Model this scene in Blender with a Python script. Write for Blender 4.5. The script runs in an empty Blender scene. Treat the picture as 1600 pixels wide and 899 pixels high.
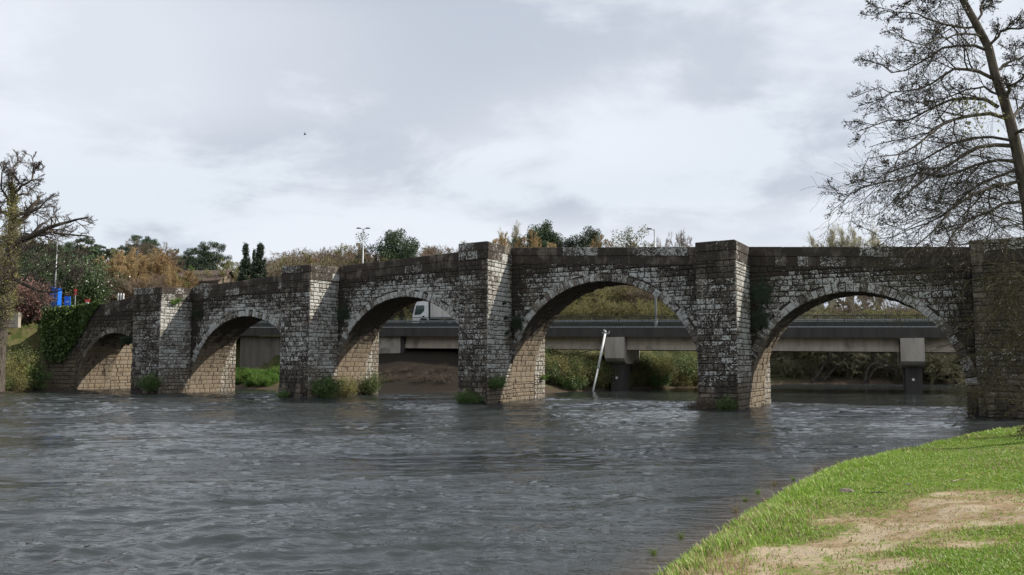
import bpy, math, random
import numpy as np
from mathutils import Vector, Matrix, noise as mnoise
random.seed(7)
rng = np.random.default_rng(7)
S = bpy.context.scene
COL = S.collection

# ------------------------------------------------------------------ camera
F = 1300.0; CAMZ = 3.0; HOR = 564.0
PITCH = math.atan((HOR - 449.5) / F)
cd = bpy.data.cameras.new('camera'); cam = bpy.data.objects.new('camera', cd); COL.objects.link(cam)
cam.location = (0, 0, CAMZ); cam.rotation_euler = (math.pi / 2 + PITCH, 0, 0)
cd.sensor_width = 36; cd.lens = 36 * F / 1600; cd.clip_end = 6000; cd.clip_start = 0.1
S.camera = cam

# ------------------------------------------------------------------ light
SUN_EL = math.radians(36.5); SUN_ROT = math.radians(90)      # sun due +X
sd = bpy.data.lights.new('sun', 'SUN'); sun = bpy.data.objects.new('sun', sd); COL.objects.link(sun)
sd.energy = 4.5; sd.angle = math.radians(0.7); sd.color = (1.0, 0.93, 0.82)
sundir = Vector((math.cos(SUN_EL) * 1.0, math.cos(SUN_EL) * 0.012, math.sin(SUN_EL)))
sun.rotation_euler = (-sundir).to_track_quat('-Z', 'Y').to_euler()
S.view_settings.view_transform = 'Standard'; S.view_settings.look = 'None'
S.view_settings.exposure = 0.22; S.view_settings.gamma = 1.0

class NT:
    """tiny node helper"""
    def __init__(s, tree): s.t = tree; s.n = tree.nodes; s.l = tree.links
    def node(s, typ, **kw):
        nd = s.n.new(typ)
        for k, v in kw.items():
            if k.startswith('i_'):
                key = k[2:]; key = int(key) if key.isdigit() else key
                s.put(nd.inputs[key], v)
            else: setattr(nd, k, v)
        return nd
    def put(s, inp, v):
        if isinstance(v, bpy.types.NodeSocket): s.l.new(v, inp)
        elif isinstance(v, (tuple, list)) and len(v) == 3 and inp.type == 'RGBA': inp.default_value = (*v, 1)
        else: inp.default_value = v
    def math(s, op, a, b=0.5, clamp=False):
        nd = s.n.new('ShaderNodeMath'); nd.operation = op; nd.use_clamp = clamp
        s.put(nd.inputs[0], a); s.put(nd.inputs[1], b); return nd.outputs[0]
    def noise(s, vec, scale, detail=4, rough=0.55, dist=0.0, w=None):
        nd = s.n.new('ShaderNodeTexNoise')
        s.l.new(vec, nd.inputs['Vector']); s.put(nd.inputs['Scale'], scale)
        nd.inputs['Detail'].default_value = detail; nd.inputs['Roughness'].default_value = rough
        nd.inputs['Distortion'].default_value = dist
        return nd.outputs['Fac']
    def ramp(s, v, a, b, lo=0.0, hi=1.0, smooth=True):
        nd = s.n.new('ShaderNodeMapRange'); nd.interpolation_type = 'SMOOTHSTEP' if smooth else 'LINEAR'
        s.put(nd.inputs['Value'], v); s.put(nd.inputs['From Min'], a); s.put(nd.inputs['From Max'], b)
        s.put(nd.inputs['To Min'], lo); s.put(nd.inputs['To Max'], hi); return nd.outputs['Result']
    def mix(s, f, a, b, mode='MIX'):
        nd = s.n.new('ShaderNodeMix'); nd.data_type = 'RGBA'; nd.blend_type = mode; nd.clamp_factor = True
        s.put(nd.inputs[0], f); s.put(nd.inputs[6], a); s.put(nd.inputs[7], b); return nd.outputs[2]
    def scale(s, vec, sc):
        nd = s.n.new('ShaderNodeMapping'); s.l.new(vec, nd.inputs['Vector'])
        nd.inputs['Scale'].default_value = sc; return nd.outputs[0]

# ------------------------------------------------------------------ sky
W = bpy.data.worlds.new('World'); S.world = W; W.use_nodes = True
W.node_tree.nodes.clear(); w = NT(W.node_tree)
tc = w.node('ShaderNodeTexCoord').outputs['Generated']
sky = w.node('ShaderNodeTexSky', sky_type='NISHITA', sun_disc=False, sun_elevation=SUN_EL, sun_rotation=SUN_ROT)
sky.air_density = 1.2; sky.dust_density = 1.5
sep = w.node('ShaderNodeSeparateXYZ'); w.put(sep.inputs[0], tc)
den = w.math('ADD', w.math('MAXIMUM', sep.outputs[2], 0.0), 0.22)
cmb = w.node('ShaderNodeCombineXYZ')
w.put(cmb.inputs[0], w.math('DIVIDE', sep.outputs[0], den)); w.put(cmb.inputs[1], w.math('DIVIDE', sep.outputs[1], den))
w.put(cmb.inputs[2], 3.7)
cv = cmb.outputs[0]
n1 = w.noise(cv, 0.85, 5, 0.5, 0.35)
n2 = w.noise(cv, 2.3, 8, 0.6, 0.25)
n3 = w.noise(w.scale(cv, (1.0, 1.6, 1.0)), 0.5, 2, 0.5)
dens = w.math('ADD', w.math('MULTIPLY', n1, 0.5), w.math('MULTIPLY', n2, 0.5))
lightc = (6.9, 7.4, 8.1); darkc = (4.9, 5.35, 6.15)
cloud = w.mix(w.ramp(dens, 0.445, 0.565), lightc, darkc)
cloud = w.mix(w.ramp(n3, 0.44, 0.60, 0, 0.6), cloud, (7.9, 8.2, 8.8))
bluegap = w.ramp(w.noise(cv, 1.3, 4, 0.5, 0.2), 0.60, 0.74, 0.0, 0.42)
blue = w.mix(0.5, sky.outputs[0], (4.4, 5.4, 7.4))
cloud = w.mix(bluegap, cloud, blue)
hz = w.ramp(sep.outputs[2], -0.02, 0.13, 0.45, 0.0)
cloud = w.mix(hz, cloud, (6.3, 6.85, 7.8))
skymix = w.mix(0.94, sky.outputs[0], cloud)
bg = w.node('ShaderNodeBackground'); w.put(bg.inputs[0], skymix); bg.inputs[1].default_value = 0.1
wo = w.node('ShaderNodeOutputWorld'); w.put(wo.inputs[0], bg.outputs[0])

# ------------------------------------------------------------------ helpers
def ray(px, py):
    dx = (px - 800) / F; dy = -(py - 449.5) / F
    return np.array([dx, math.cos(PITCH) - dy * math.sin(PITCH), math.sin(PITCH) + dy * math.cos(PITCH)])
def P(px, py, Y):
    """place in the world that lies Y metres away from the bank where the photographer stands"""
    r = ray(px, py); return np.array([0, 0, CAMZ]) + r * (Y / r[1])
ANG = math.radians(29); U = np.array([math.cos(ANG), -math.sin(ANG)]); N = np.array([math.sin(ANG), math.cos(ANG)])
O0 = np.array([-38 / F * 59, 59.0])
def B(s, n, z):
    """old bridge frame: s along the wall, n across (0 = pier fronts, 3.5 = wall face, 7.2 = rear face)"""
    q = O0 + s * U + n * N; return np.array([q[0], q[1], z])
U3 = np.array([*U, 0.0]); N3 = np.array([*N, 0.0]); Z3 = np.array([0, 0, 1.0])

def mat(name, build):
    m = bpy.data.materials.new(name); m.use_nodes = True; m.node_tree.nodes.clear()
    t = NT(m.node_tree); out = t.node('ShaderNodeOutputMaterial')
    bs = t.node('ShaderNodeBsdfPrincipled'); t.put(out.inputs[0], bs.outputs[0])
    build(t, bs, out); return m
def bump(t, bs, h, strength=0.5, dist=0.05):
    b = t.node('ShaderNodeBump'); b.inputs['Strength'].default_value = strength; b.inputs['Distance'].default_value = dist
    t.put(b.inputs['Height'], h); t.put(bs.inputs['Normal'], b.outputs[0]); return b
def objc(t): return t.node('ShaderNodeTexCoord').outputs['Object']
def plain(name, c1, c2=None, rough=0.8, scale=3.0, metal=0.0, bmp=0.2, stretch=(1, 1, 1)):
    def bld(t, bs, out):
        v = t.scale(objc(t), stretch); n = t.noise(v, scale, 5, 0.6)
        t.put(bs.inputs['Base Color'], t.mix(t.ramp(n, 0.3, 0.7), c1, c2 or tuple(x * 0.75 for x in c1)))
        bs.inputs['Roughness'].default_value = rough; bs.inputs['Metallic'].default_value = metal
        bump(t, bs, t.noise(v, scale * 6, 4), bmp, 0.02)
    return mat(name, bld)

def mesh_np(name, verts, faces, material=None, attr=None, smooth=False):
    """faces: list of (m,k) int arrays"""
    me = bpy.data.meshes.new(name); verts = np.asarray(verts, dtype=np.float32)
    faces = [np.asarray(f, dtype=np.int32) for f in faces if len(f)]
    me.vertices.add(len(verts)); me.vertices.foreach_set('co', verts.ravel())
    idx = np.concatenate([f.ravel() for f in faces]); tot = np.concatenate([np.full(len(f), f.shape[1], np.int32) for f in faces])
    st = np.concatenate([[0], np.cumsum(tot)[:-1]]).astype(np.int32)
    me.loops.add(len(idx)); me.loops.foreach_set('vertex_index', idx)
    me.polygons.add(len(tot)); me.polygons.foreach_set('loop_start', st); me.polygons.foreach_set('loop_total', tot)
    me.polygons.foreach_set("use_smooth", np.full(len(tot), bool(smooth)))
    me.update(calc_edges=True)
    if attr:
        for an, data in attr.items():
            data = np.asarray(data, dtype=np.float32)
            if data.ndim == 1:
                a = me.attributes.new(an, 'FLOAT', 'POINT'); a.data.foreach_set('value', data)
            else:
                a = me.attributes.new(an, 'FLOAT_COLOR', 'POINT'); a.data.foreach_set('color', data.ravel())
    for m in (material if isinstance(material, (list, tuple)) else [material]):
        if m: me.materials.append(m)
    return me

def add(name, me, parent=None, label=None, cat=None, group=None, kind=None, loc=None, scale=None, rz=0.0):
    o = bpy.data.objects.new(name, me); COL.objects.link(o)
    if parent is not None:
        o.parent = parent
        if loc is None: o.matrix_parent_inverse = Matrix.Translation(parent.location).inverted() if parent.get('worldkids') else Matrix()
    if loc is not None: o.location = loc
    if scale is not None: o.scale = (scale,) * 3 if np.isscalar(scale) else scale
    if rz: o.rotation_euler = (0, 0, rz)
    if label: o['label'] = label
    if cat: o['category'] = cat
    if group: o['group'] = group
    if kind: o['kind'] = kind
    return o
def thing(name, loc, label, cat, group=None, rz=0.0, scale=None, worldkids=False):
    o = add(name, None, None, label, cat, group, None, tuple(loc), scale, rz)
    if worldkids: o['worldkids'] = 1
    return o
def copy_tree(o, parent=None):
    c = o.copy(); COL.objects.link(c); c.parent = parent
    for ch in o.children: copy_tree(ch, c)
    return c

class MB:
    """box / tube collector -> one mesh"""
    def __init__(s): s.v = []; s.f = {}; s.n = 0
    def put(s, verts, faces):
        verts = np.asarray(verts, float)
        for f in faces: s.f.setdefault(len(f), []).append([i + s.n for i in f])
        s.v.append(verts); s.n += len(verts); return s
    def box8(s, v): return s.put(v, [(0, 3, 2, 1), (4, 5, 6, 7), (0, 1, 5, 4), (1, 2, 6, 5), (2, 3, 7, 6), (3, 0, 4, 7)])
    def box(s, x0, x1, y0, y1, z0, z1):
        return s.box8([(x0, y0, z0), (x1, y0, z0), (x1, y1, z0), (x0, y1, z0), (x0, y0, z1), (x1, y0, z1), (x1, y1, z1), (x0, y1, z1)])
    def fbox(s, fr, a0, a1, b0, b1, c0, c1):
        """box in a frame function fr(a,b,c) -> xyz"""
        return s.box8([fr(a0, b0, c0), fr(a1, b0, c0), fr(a1, b1, c0), fr(a0, b1, c0), fr(a0, b0, c1), fr(a1, b0, c1), fr(a1, b1, c1), fr(a0, b1, c1)])
    def prism(s, poly, ext):
        """poly: list of 3D points, ext: vector"""
        k = len(poly); p = np.asarray(poly, float)
        return s.put(np.vstack([p, p + np.asarray(ext)]), [tuple(range(k))[::-1], tuple(range(k, 2 * k))] + [(i, (i + 1) % k, k + (i + 1) % k, k + i) for i in range(k)])
    def tube(s, pts, r, k=8, caps=True):
        pts = np.asarray(pts, float); m = len(pts); r = np.full(m, r) if np.isscalar(r) else np.asarray(r)
        v, f = tube_batch(pts[None], r[None], k)
        faces = [tuple(x) for x in f]
        if caps: faces += [tuple(range(k))[::-1], tuple(range((m - 1) * k, m * k))]
        return s.put(v, faces)
    def mesh(s, name, material, smooth=False, attr=None):
        return mesh_np(name, np.vstack(s.v), [np.array(v) for v in s.f.values()], material, attr, smooth)

def tube_batch(pts, rad, k):
    """pts (B,n,3) rad (B,n) -> verts, quads"""
    Bn, n, _ = pts.shape
    t = np.empty_like(pts); t[:, 1:-1] = pts[:, 2:] - pts[:, :-2]; t[:, 0] = pts[:, 1] - pts[:, 0]; t[:, -1] = pts[:, -1] - pts[:, -2]
    t /= np.linalg.norm(t, axis=2, keepdims=True) + 1e-9
    ref = np.where(np.abs(t[:, :1, 2:3]) > 0.85, np.array([1.0, 0, 0]), np.array([0, 0, 1.0]))
    a = np.cross(t, np.broadcast_to(ref, t.shape)); a /= np.linalg.norm(a, axis=2, keepdims=True) + 1e-9
    b = np.cross(t, a)
    th = np.arange(k) * 2 * math.pi / k
    v = pts[:, :, None, :] + rad[:, :, None, None] * (a[:, :, None, :] * np.cos(th)[None, None, :, None] + b[:, :, None, :] * np.sin(th)[None, None, :, None])
    base = (np.arange(Bn) * n * k)[:, None, None] + (np.arange(n - 1) * k)[None, :, None]
    j = np.arange(k)[None, None, :]; j2 = (j + 1) % k
    q = np.stack([base + j, base + j2, base + j2 + k, base + j + k], axis=-1).reshape(-1, 4)
    return v.reshape(-1, 3), q

def unit(v): return v / (np.linalg.norm(v, axis=-1, keepdims=True) + 1e-9)

# ------------------------------------------------------------------ materials
def m_stone(t, bs, out):
    v = objc(t)
    at = t.node('ShaderNodeAttribute', attribute_name='mix'); sp = t.node('ShaderNodeSeparateColor'); t.put(sp.inputs[0], at.outputs['Color'])
    tan, grime, lich = sp.outputs[0], sp.outputs[1], sp.outputs[2]; rnd = at.outputs['Alpha']
    base = t.mix(rnd, (0.095, 0.08, 0.066), (0.20, 0.168, 0.135))
    tc_ = t.mix(t.noise(v, 2.2, 5), (0.32, 0.245, 0.16), (0.19, 0.15, 0.11))
    tc_ = t.mix(rnd, tc_, (0.26, 0.215, 0.16))
    base = t.mix(tan, base, tc_)
    fine = t.noise(v, 14, 6, 0.7)
    base = t.mix(t.ramp(fine, 0.35, 0.75), base, t.mix(0.5, base, (0.03, 0.028, 0.025)))
    gn = t.noise(v, 1.1, 6, 0.62, 0.4)
    streak = t.noise(t.scale(v, (1.6, 1.6, 0.22)), 1.3, 5, 0.6)
    g = t.math('ADD', t.math('MULTIPLY', gn, 0.6), t.math('MULTIPLY', streak, 0.4))
    thr = t.math('SUBTRACT', 0.86, t.math('MULTIPLY', grime, 0.56))
    gm = t.ramp(t.math('SUBTRACT', g, thr), -0.06, 0.07)
    base = t.mix(t.math('MULTIPLY', gm, 0.93), base, t.mix(fine, (0.020, 0.0175, 0.015), (0.062, 0.048, 0.038)))
    # pale crust lichen: blotches that spread over single stones
    l1 = t.noise(v, 4.6, 7, 0.68, 0.9); l2 = t.noise(v, 0.55, 3, 0.5); l3 = t.noise(v, 15, 4, 0.6, 0.3)
    l = t.math('ADD', t.math('ADD', t.math('MULTIPLY', l1, 0.44), t.math('MULTIPLY', l2, 0.16)), t.math('MULTIPLY', l3, 0.40))
    lt = t.math('SUBTRACT', 0.69, t.math('MULTIPLY', lich, 0.265))
    lm = t.ramp(t.math('SUBTRACT', l, lt), -0.012, 0.02)
    lc = t.mix(t.noise(v, 9, 3), (0.64, 0.64, 0.60), (0.36, 0.36, 0.34))
    base = t.mix(t.math('MULTIPLY', lm, 0.95), base, lc)
    # moss
    mm = t.math('MULTIPLY', t.ramp(t.noise(v, 0.9, 5, 0.6), 0.56, 0.68), t.ramp(t.noise(v, 8, 3), 0.4, 0.6))
    base = t.mix(t.math('MULTIPLY', mm, 0.5), base, (0.035, 0.045, 0.018))
    t.put(bs.inputs['Base Color'], base); bs.inputs['Roughness'].default_value = 0.9
    bs.inputs['Specular IOR Level'].default_value = 0.25
    h = t.math('ADD', t.math('MULTIPLY', t.noise(v, 7, 6, 0.65), 1.0), t.math('MULTIPLY', fine, 0.5))
    bump(t, bs, h, 0.8, 0.05)
STONE = mat('lichen_granite', m_stone)
def m_mortar(t, bs, out):
    v = objc(t)
    t.put(bs.inputs['Base Color'], t.mix(t.noise(v, 3, 5), (0.03, 0.026, 0.022), (0.085, 0.07, 0.052)))
    bs.inputs['Roughness'].default_value = 1.0; bump(t, bs, t.noise(v, 12, 4), 0.6, 0.04)
MORTAR = mat('dark_mortar', m_mortar)

def m_concrete(t, bs, out, c1=(0.20, 0.18, 0.155), c2=(0.13, 0.115, 0.10)):
    v = objc(t)
    st = t.noise(t.scale(v, (1.0, 1.0, 0.12)), 1.5, 6, 0.65)
    c = t.mix(t.ramp(st, 0.35, 0.7), c1, c2)
    c = t.mix(t.ramp(t.noise(v, 0.6, 5, 0.6, 0.5), 0.52, 0.72, 0, 0.6), c, (0.07, 0.058, 0.045))
    t.put(bs.inputs['Base Color'], c); bs.inputs['Roughness'].default_value = 0.85
    bump(t, bs, t.noise(v, 9, 5), 0.25, 0.03)
CONC = mat('weathered_concrete', m_concrete)
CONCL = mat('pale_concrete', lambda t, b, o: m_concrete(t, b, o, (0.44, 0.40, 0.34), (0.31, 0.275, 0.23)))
CONCD = mat('dark_concrete', lambda t, b, o: m_concrete(t, b, o, (0.06, 0.055, 0.05), (0.035, 0.032, 0.028)))  # darkest concrete tone, for fascia, kerb, shafts and abutment wall
PARST_=None
GALV = plain('galvanised_steel', (0.45, 0.47, 0.48), (0.3, 0.32, 0.33), 0.45, 4, 0.5)
DARKM = plain('dark_green_steel', (0.05, 0.065, 0.065), (0.03, 0.04, 0.04), 0.5, 5, 0.2)
WHITEP = plain('white_paint', (0.78, 0.78, 0.77), (0.62, 0.62, 0.6), 0.35, 3, 0, 0.03)
BLUEP = plain('blue_paint', (0.015, 0.17, 0.72), (0.012, 0.14, 0.6), 0.4, 3, 0, 0.03)
REDP = plain('red_paint', (0.6, 0.05, 0.03), (0.45, 0.04, 0.03), 0.5, 4)
RUBBER = plain('black_rubber', (0.02, 0.02, 0.02), (0.03, 0.03, 0.03), 0.8, 8)
TARP = plain('cream_trailer_side', (0.62, 0.60, 0.54), (0.5, 0.48, 0.43), 0.5, 1.5, 0, 0.1, (1, 1, 0.2))
GLASSD = plain('dark_window_glass', (0.03, 0.05, 0.045), (0.05, 0.08, 0.07), 0.08, 1.0, 0, 0.0)
ASPH = plain('asphalt', (0.05, 0.05, 0.05), (0.06, 0.058, 0.055), 0.9, 6)
TILE = plain('brown_roof_tiles', (0.11, 0.075, 0.058), (0.07, 0.052, 0.043), 0.9, 5, 0, 0.5)
HOUSEW = plain('old_granite_wall', (0.24, 0.19, 0.15), (0.17, 0.14, 0.115), 0.9, 2.5, 0, 0.4)
ROCKM = plain('brown_rock', (0.28, 0.22, 0.16), (0.12, 0.10, 0.08), 0.9, 5, 0, 0.8)
def m_bark(c1, c2, name):
    def f(t, bs, out):
        v = objc(t); s = t.scale(v, (1, 1, 0.35)); n = t.noise(s, 6, 6, 0.65)
        t.put(bs.inputs['Base Color'], t.mix(t.ramp(n, 0.35, 0.65), c1, c2)); bs.inputs['Roughness'].default_value = 0.95
        bs.inputs['Specular IOR Level'].default_value = 0.2
        bump(t, bs, t.noise(s, 14, 5), 0.7, 0.03)
    return mat(name, f)
BARK = m_bark((0.055, 0.045, 0.038), (0.13, 0.11, 0.09), 'grey_brown_bark')
BARKD = m_bark((0.03, 0.025, 0.022), (0.085, 0.075, 0.06), 'dark_bark')
BARKM = m_bark((0.05, 0.043, 0.024), (0.10, 0.085, 0.05), 'mossy_bark')
def m_leaf(name, c1, c2, trans=0.25, rough=0.6):
    def f(t, bs, out):
        at = t.node('ShaderNodeAttribute', attribute_name='rnd')
        oi = t.node('ShaderNodeObjectInfo')
        c = t.mix(at.outputs['Fac'], c1, c2)
        hs = t.node('ShaderNodeHueSaturation'); t.put(hs.inputs['Color'], c)
        t.put(hs.inputs['Value'], t.ramp(oi.outputs['Random'], 0, 1, 0.82, 1.18, False)); t.put(hs.inputs['Hue'], t.ramp(oi.outputs['Random'], 0, 1, 0.49, 0.512, False))
        t.put(bs.inputs['Base Color'], hs.outputs[0]); bs.inputs['Roughness'].default_value = rough
        tr = t.node('ShaderNodeBsdfTranslucent'); t.put(tr.inputs[0], hs.outputs[0])
        mx = t.node('ShaderNodeMixShader'); mx.inputs[0].default_value = trans
        t.put(mx.inputs[1], bs.outputs[0]); t.put(mx.inputs[2], tr.outputs[0]); t.put(out.inputs[0], mx.outputs[0])
    return mat(name, f)
L_PINE = m_leaf('pine_needles', (0.022, 0.045, 0.02), (0.06, 0.09, 0.038), 0.1)
L_DARK = m_leaf('dark_evergreen_leaves', (0.018, 0.035, 0.018), (0.04, 0.065, 0.03), 0.1)
L_EVER = m_leaf('glossy_evergreen_leaves', (0.03, 0.06, 0.02), (0.10, 0.15, 0.055), 0.15, 0.35)
L_BROWN = m_leaf('brown_twig_tips', (0.15, 0.10, 0.06), (0.25, 0.18, 0.11), 0.2)
L_OCHRE = m_leaf('ochre_willow_tips', (0.28, 0.19, 0.09), (0.42, 0.31, 0.16), 0.25)
L_OLIVE = m_leaf('olive_spring_leaves', (0.17, 0.16, 0.05), (0.31, 0.29, 0.10), 0.3)
L_LIME = m_leaf('fresh_green_leaves', (0.07, 0.15, 0.02), (0.18, 0.30, 0.05), 0.35)
L_GREY = m_leaf('grey_green_leaves', (0.15, 0.155, 0.095), (0.27, 0.27, 0.18), 0.2)
L_PALE = m_leaf('pale_catkins', (0.45, 0.42, 0.27), (0.62, 0.58, 0.40), 0.35)
L_PINK = m_leaf('pink_camellia_blossom', (0.07, 0.035, 0.022), (0.40, 0.22, 0.19), 0.2)
L_IVY = m_leaf('ivy_leaves', (0.03, 0.065, 0.014), (0.15, 0.23, 0.06), 0.15, 0.4)
L_GRASS = m_leaf('grass_blades', (0.14, 0.24, 0.02), (0.34, 0.47, 0.08), 0.35, 0.5)
L_DRY = m_leaf('dry_grass', (0.28, 0.22, 0.11), (0.42, 0.34, 0.18), 0.25, 0.7)
L_CONE = m_leaf('alder_cones', (0.05, 0.035, 0.028), (0.10, 0.07, 0.055), 0.05)
# ------------------------------------------------------------------ terrain
LEFT = np.array([(-95, -300), (-90, -60), (-72, 0), (-60, 45), (-52, 70), (-47.8, 80.5), (-46.8, 86), (-45.5, 90), (-41, 98), (-35, 98), (-31, 93), (-28, 90.5), (-24, 89), (-15, 83), (-5, 81.5), (3, 79.5), (12, 89), (20, 95), (34, 107), (58, 110), (95, 106), (170, 92), (400, 60), (900, 40)], float)
RIGHT = np.array([(900, 5), (400, 30), (170, 60), (75, 70), (48, 60), (38, 50), (33, 45.5), (28.5, 41), (22.4, 36.6), (17.5, 32.6), (13.5, 28.4), (11.2, 26.1), (8.4, 22.9), (6.2, 19.5), (4.0, 15.6), (2.8, 13.4), (1.95, 11.8), (0.2, 8.2), (-3, 0), (-12, -20), (-20, -60), (-30, -300)], float)
RIV = np.vstack([LEFT, RIGHT])
def sdist(X, Y):
    """distance to the shoreline, negative in the river; second result: True beside the far/left bank"""
    sh = X.shape; p = np.stack([X.ravel(), Y.ravel()], -1); dmin = np.full(len(p), 1e9); side = np.zeros(len(p), bool)
    for k in range(len(RIV) - 1):
        if k == len(LEFT) - 1: continue
        a, b = RIV[k], RIV[k + 1]; ab = b - a
        t = np.clip(((p - a) @ ab) / (ab @ ab), 0, 1); d = np.hypot(*(p - a - t[:, None] * ab).T)
        m = d < dmin; dmin[m] = d[m]; side[m] = k < len(LEFT) - 1
    ins = np.zeros(len(p), bool); n = len(RIV)
    for k in range(n):
        x1, y1 = RIV[k]; x2, y2 = RIV[(k + 1) % n]
        c = ((y1 > p[:, 1]) != (y2 > p[:, 1])) & (p[:, 0] < (x2 - x1) * (p[:, 1] - y1) / (y2 - y1 + 1e-12) + x1)
        ins ^= c
    dmin[ins] *= -1
    return dmin.reshape(sh), side.reshape(sh)
def vnoise(X, Y, seed=0):
    """smooth value noise"""
    r = np.random.default_rng(seed); T = r.random((256, 256))
    xi = np.floor(X).astype(int); yi = np.floor(Y).astype(int); fx = X - xi; fy = Y - yi
    fx = fx * fx * (3 - 2 * fx); fy = fy * fy * (3 - 2 * fy)
    g = lambda a, b: T[a % 256, b % 256]
    return (g(xi, yi) * (1 - fx) + g(xi + 1, yi) * fx) * (1 - fy) + (g(xi, yi + 1) * (1 - fx) + g(xi + 1, yi + 1) * fx) * fy
def fbm(X, Y, o=4, seed=0):
    s = 0; a = 0.5; t = 0
    for k in range(o): s = s + a * vnoise(X * 2 ** k, Y * 2 ** k, seed + k); t += a; a *= 0.5
    return s / t
def sstep(x, a, b): u = np.clip((x - a) / (b - a), 0, 1); return u * u * (3 - 2 * u)
RB_A = np.array([11.0, 87.0]); RB_B = np.array([37.5, 78.6]); RB_U = (RB_B - RB_A) / np.linalg.norm(RB_B - RB_A); RB_N = np.array([-RB_U[1], RB_U[0]])
def rb(l, m, z=0.0):
    """road bridge frame: l along (0 at its left pier), m across (0 = railing side nearest the old bridge)"""
    q = RB_A + l * RB_U + (m - 1.5) * RB_N; return np.array([q[0], q[1], z])
def deckz(l): return 6.37 - 0.0115 * l
def gheight(X, Y):
    X = np.asarray(X, float); Y = np.asarray(Y, float)
    d, left = sdist(X, Y)
    bed = -0.05 - 1.6 * sstep(-d, 0.0, 9)
    # near bank: gentle grass shelf
    zr = 0.02 + 0.24 * sstep(d, 0, 0.9) + 0.30 * sstep(d, 0.8, 4.5) + 0.75 * sstep(d, 4, 12) + 1.2 * sstep(d, 15, 60)
    zr += (fbm(X * 0.35, Y * 0.35, 3, 3) - 0.5) * 0.28 * sstep(d, 0.3, 4) + (fbm(X * 1.7, Y * 1.7, 3, 9) - 0.5) * 0.10 * sstep(d, 0.1, 1)
    # far and left bank
    zl = 0.05 + 1.0 * sstep(d, 0, 2.5) + 3.4 * sstep(d, 2, 13) + 1.6 * sstep(d, 12, 30)
    low = sstep(X, 26, 40); zl = zl * (1 - 0.55 * low)
    hill = sstep(Y + 0.25 * np.abs(X + 60), 118, 260) * (14 + 5 * fbm(X * 0.012, Y * 0.012, 3, 5)) * (1 - 0.5 * sstep(X, 20, 160))
    hill = hill + sstep(Y, 240, 700) * 20 * (1 - 0.6 * sstep(X, 0, 300)) + 9 * sstep(-X, 60, 130) * sstep(Y, 110, 170)
    zl = zl + hill + (fbm(X * 0.2, Y * 0.2, 3, 11) - 0.5) * 0.8 * sstep(d, 0, 6)
    # embankment carrying the roads behind the left end of the old bridge
    lu = (X - RB_A[0]) * RB_U[0] + (Y - RB_A[1]) * RB_U[1]; mv = (X - RB_A[0]) * RB_N[0] + (Y - RB_A[1]) * RB_N[1]
    su = (X - O0[0]) * U[0] + (Y - O0[1]) * U[1]; nv = (X - O0[0]) * N[0] + (Y - O0[1]) * N[1]
    emb = sstep(-su, 53.2, 54.2) * sstep(nv, 4.4, 6.0) * sstep(d, 0.5, 3)
    zl = zl * (1 - emb) + np.maximum(zl, 7.3) * emb
    e2 = sstep(-lu, 40.5, 43) * sstep(mv, 0.2, 2.5) * sstep(-nv, -40, -10) * 0 + sstep(-lu, 26, 40) * sstep(mv, -0.5, 1.0)
    zl = zl * (1 - e2) + np.maximum(zl, 6.0) * e2
    # green shoulder in front of the wing wall at the far left
    sh = sstep(-su, 55.2, 60.0) * sstep(nv, -7.5, 2.2)
    zl = np.maximum(zl, (0.3 + 7.6 * sh) * sstep(-su, 54.9, 55.6) * sstep(d, 0, 1.0))
    z = np.where(d < 0, bed, np.where(left, zl, zr))
    return z
def axis(lo, hi, c0, c1, fine, growth):
    a = [c0]
    while a[-1] < c1: a.append(a[-1] + fine)
    st = fine
    while a[-1] < hi: st *= growth; a.append(a[-1] + st)
    b = [c0]; st = fine
    while b[-1] > lo: st *= growth; b.append(b[-1] - st)
    return np.array(b[:0:-1] + a)
def gridmesh(xs, ys):
    X, Y = np.meshgrid(xs, ys); nx, ny = len(xs), len(ys)
    i = np.arange((ny - 1))[:, None] * nx + np.arange(nx - 1)[None, :]; i = i.ravel()
    return X, Y, np.stack([i, i + 1, i + nx + 1, i + nx], -1)
def dirtmask(X, Y):
    # worn sandy path running along the near bank
    a = np.array([3.0, 10.0]); b = np.array([13.5, 20.5]); ab = b - a
    t = ((X - a[0]) * ab[0] + (Y - a[1]) * ab[1]) / (ab @ ab); tc_ = np.clip(t, -0.25, 0.52)
    d = np.hypot(X - a[0] - tc_ * ab[0], Y - a[1] - tc_ * ab[1])
    wdt = 1.5 * (1 - 0.45 * np.clip(t, 0, 1.2)); nn = fbm(X * 0.9, Y * 0.9, 4, 21)
    m = sstep(wdt - d + (nn - 0.5) * 2.4, -0.9, 1.1)
    m = m * (0.50 + 0.55 * sstep(fbm(X * 0.8, Y * 1.4, 4, 33), 0.34, 0.64))
    return np.clip(m, 0, 1)

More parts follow.
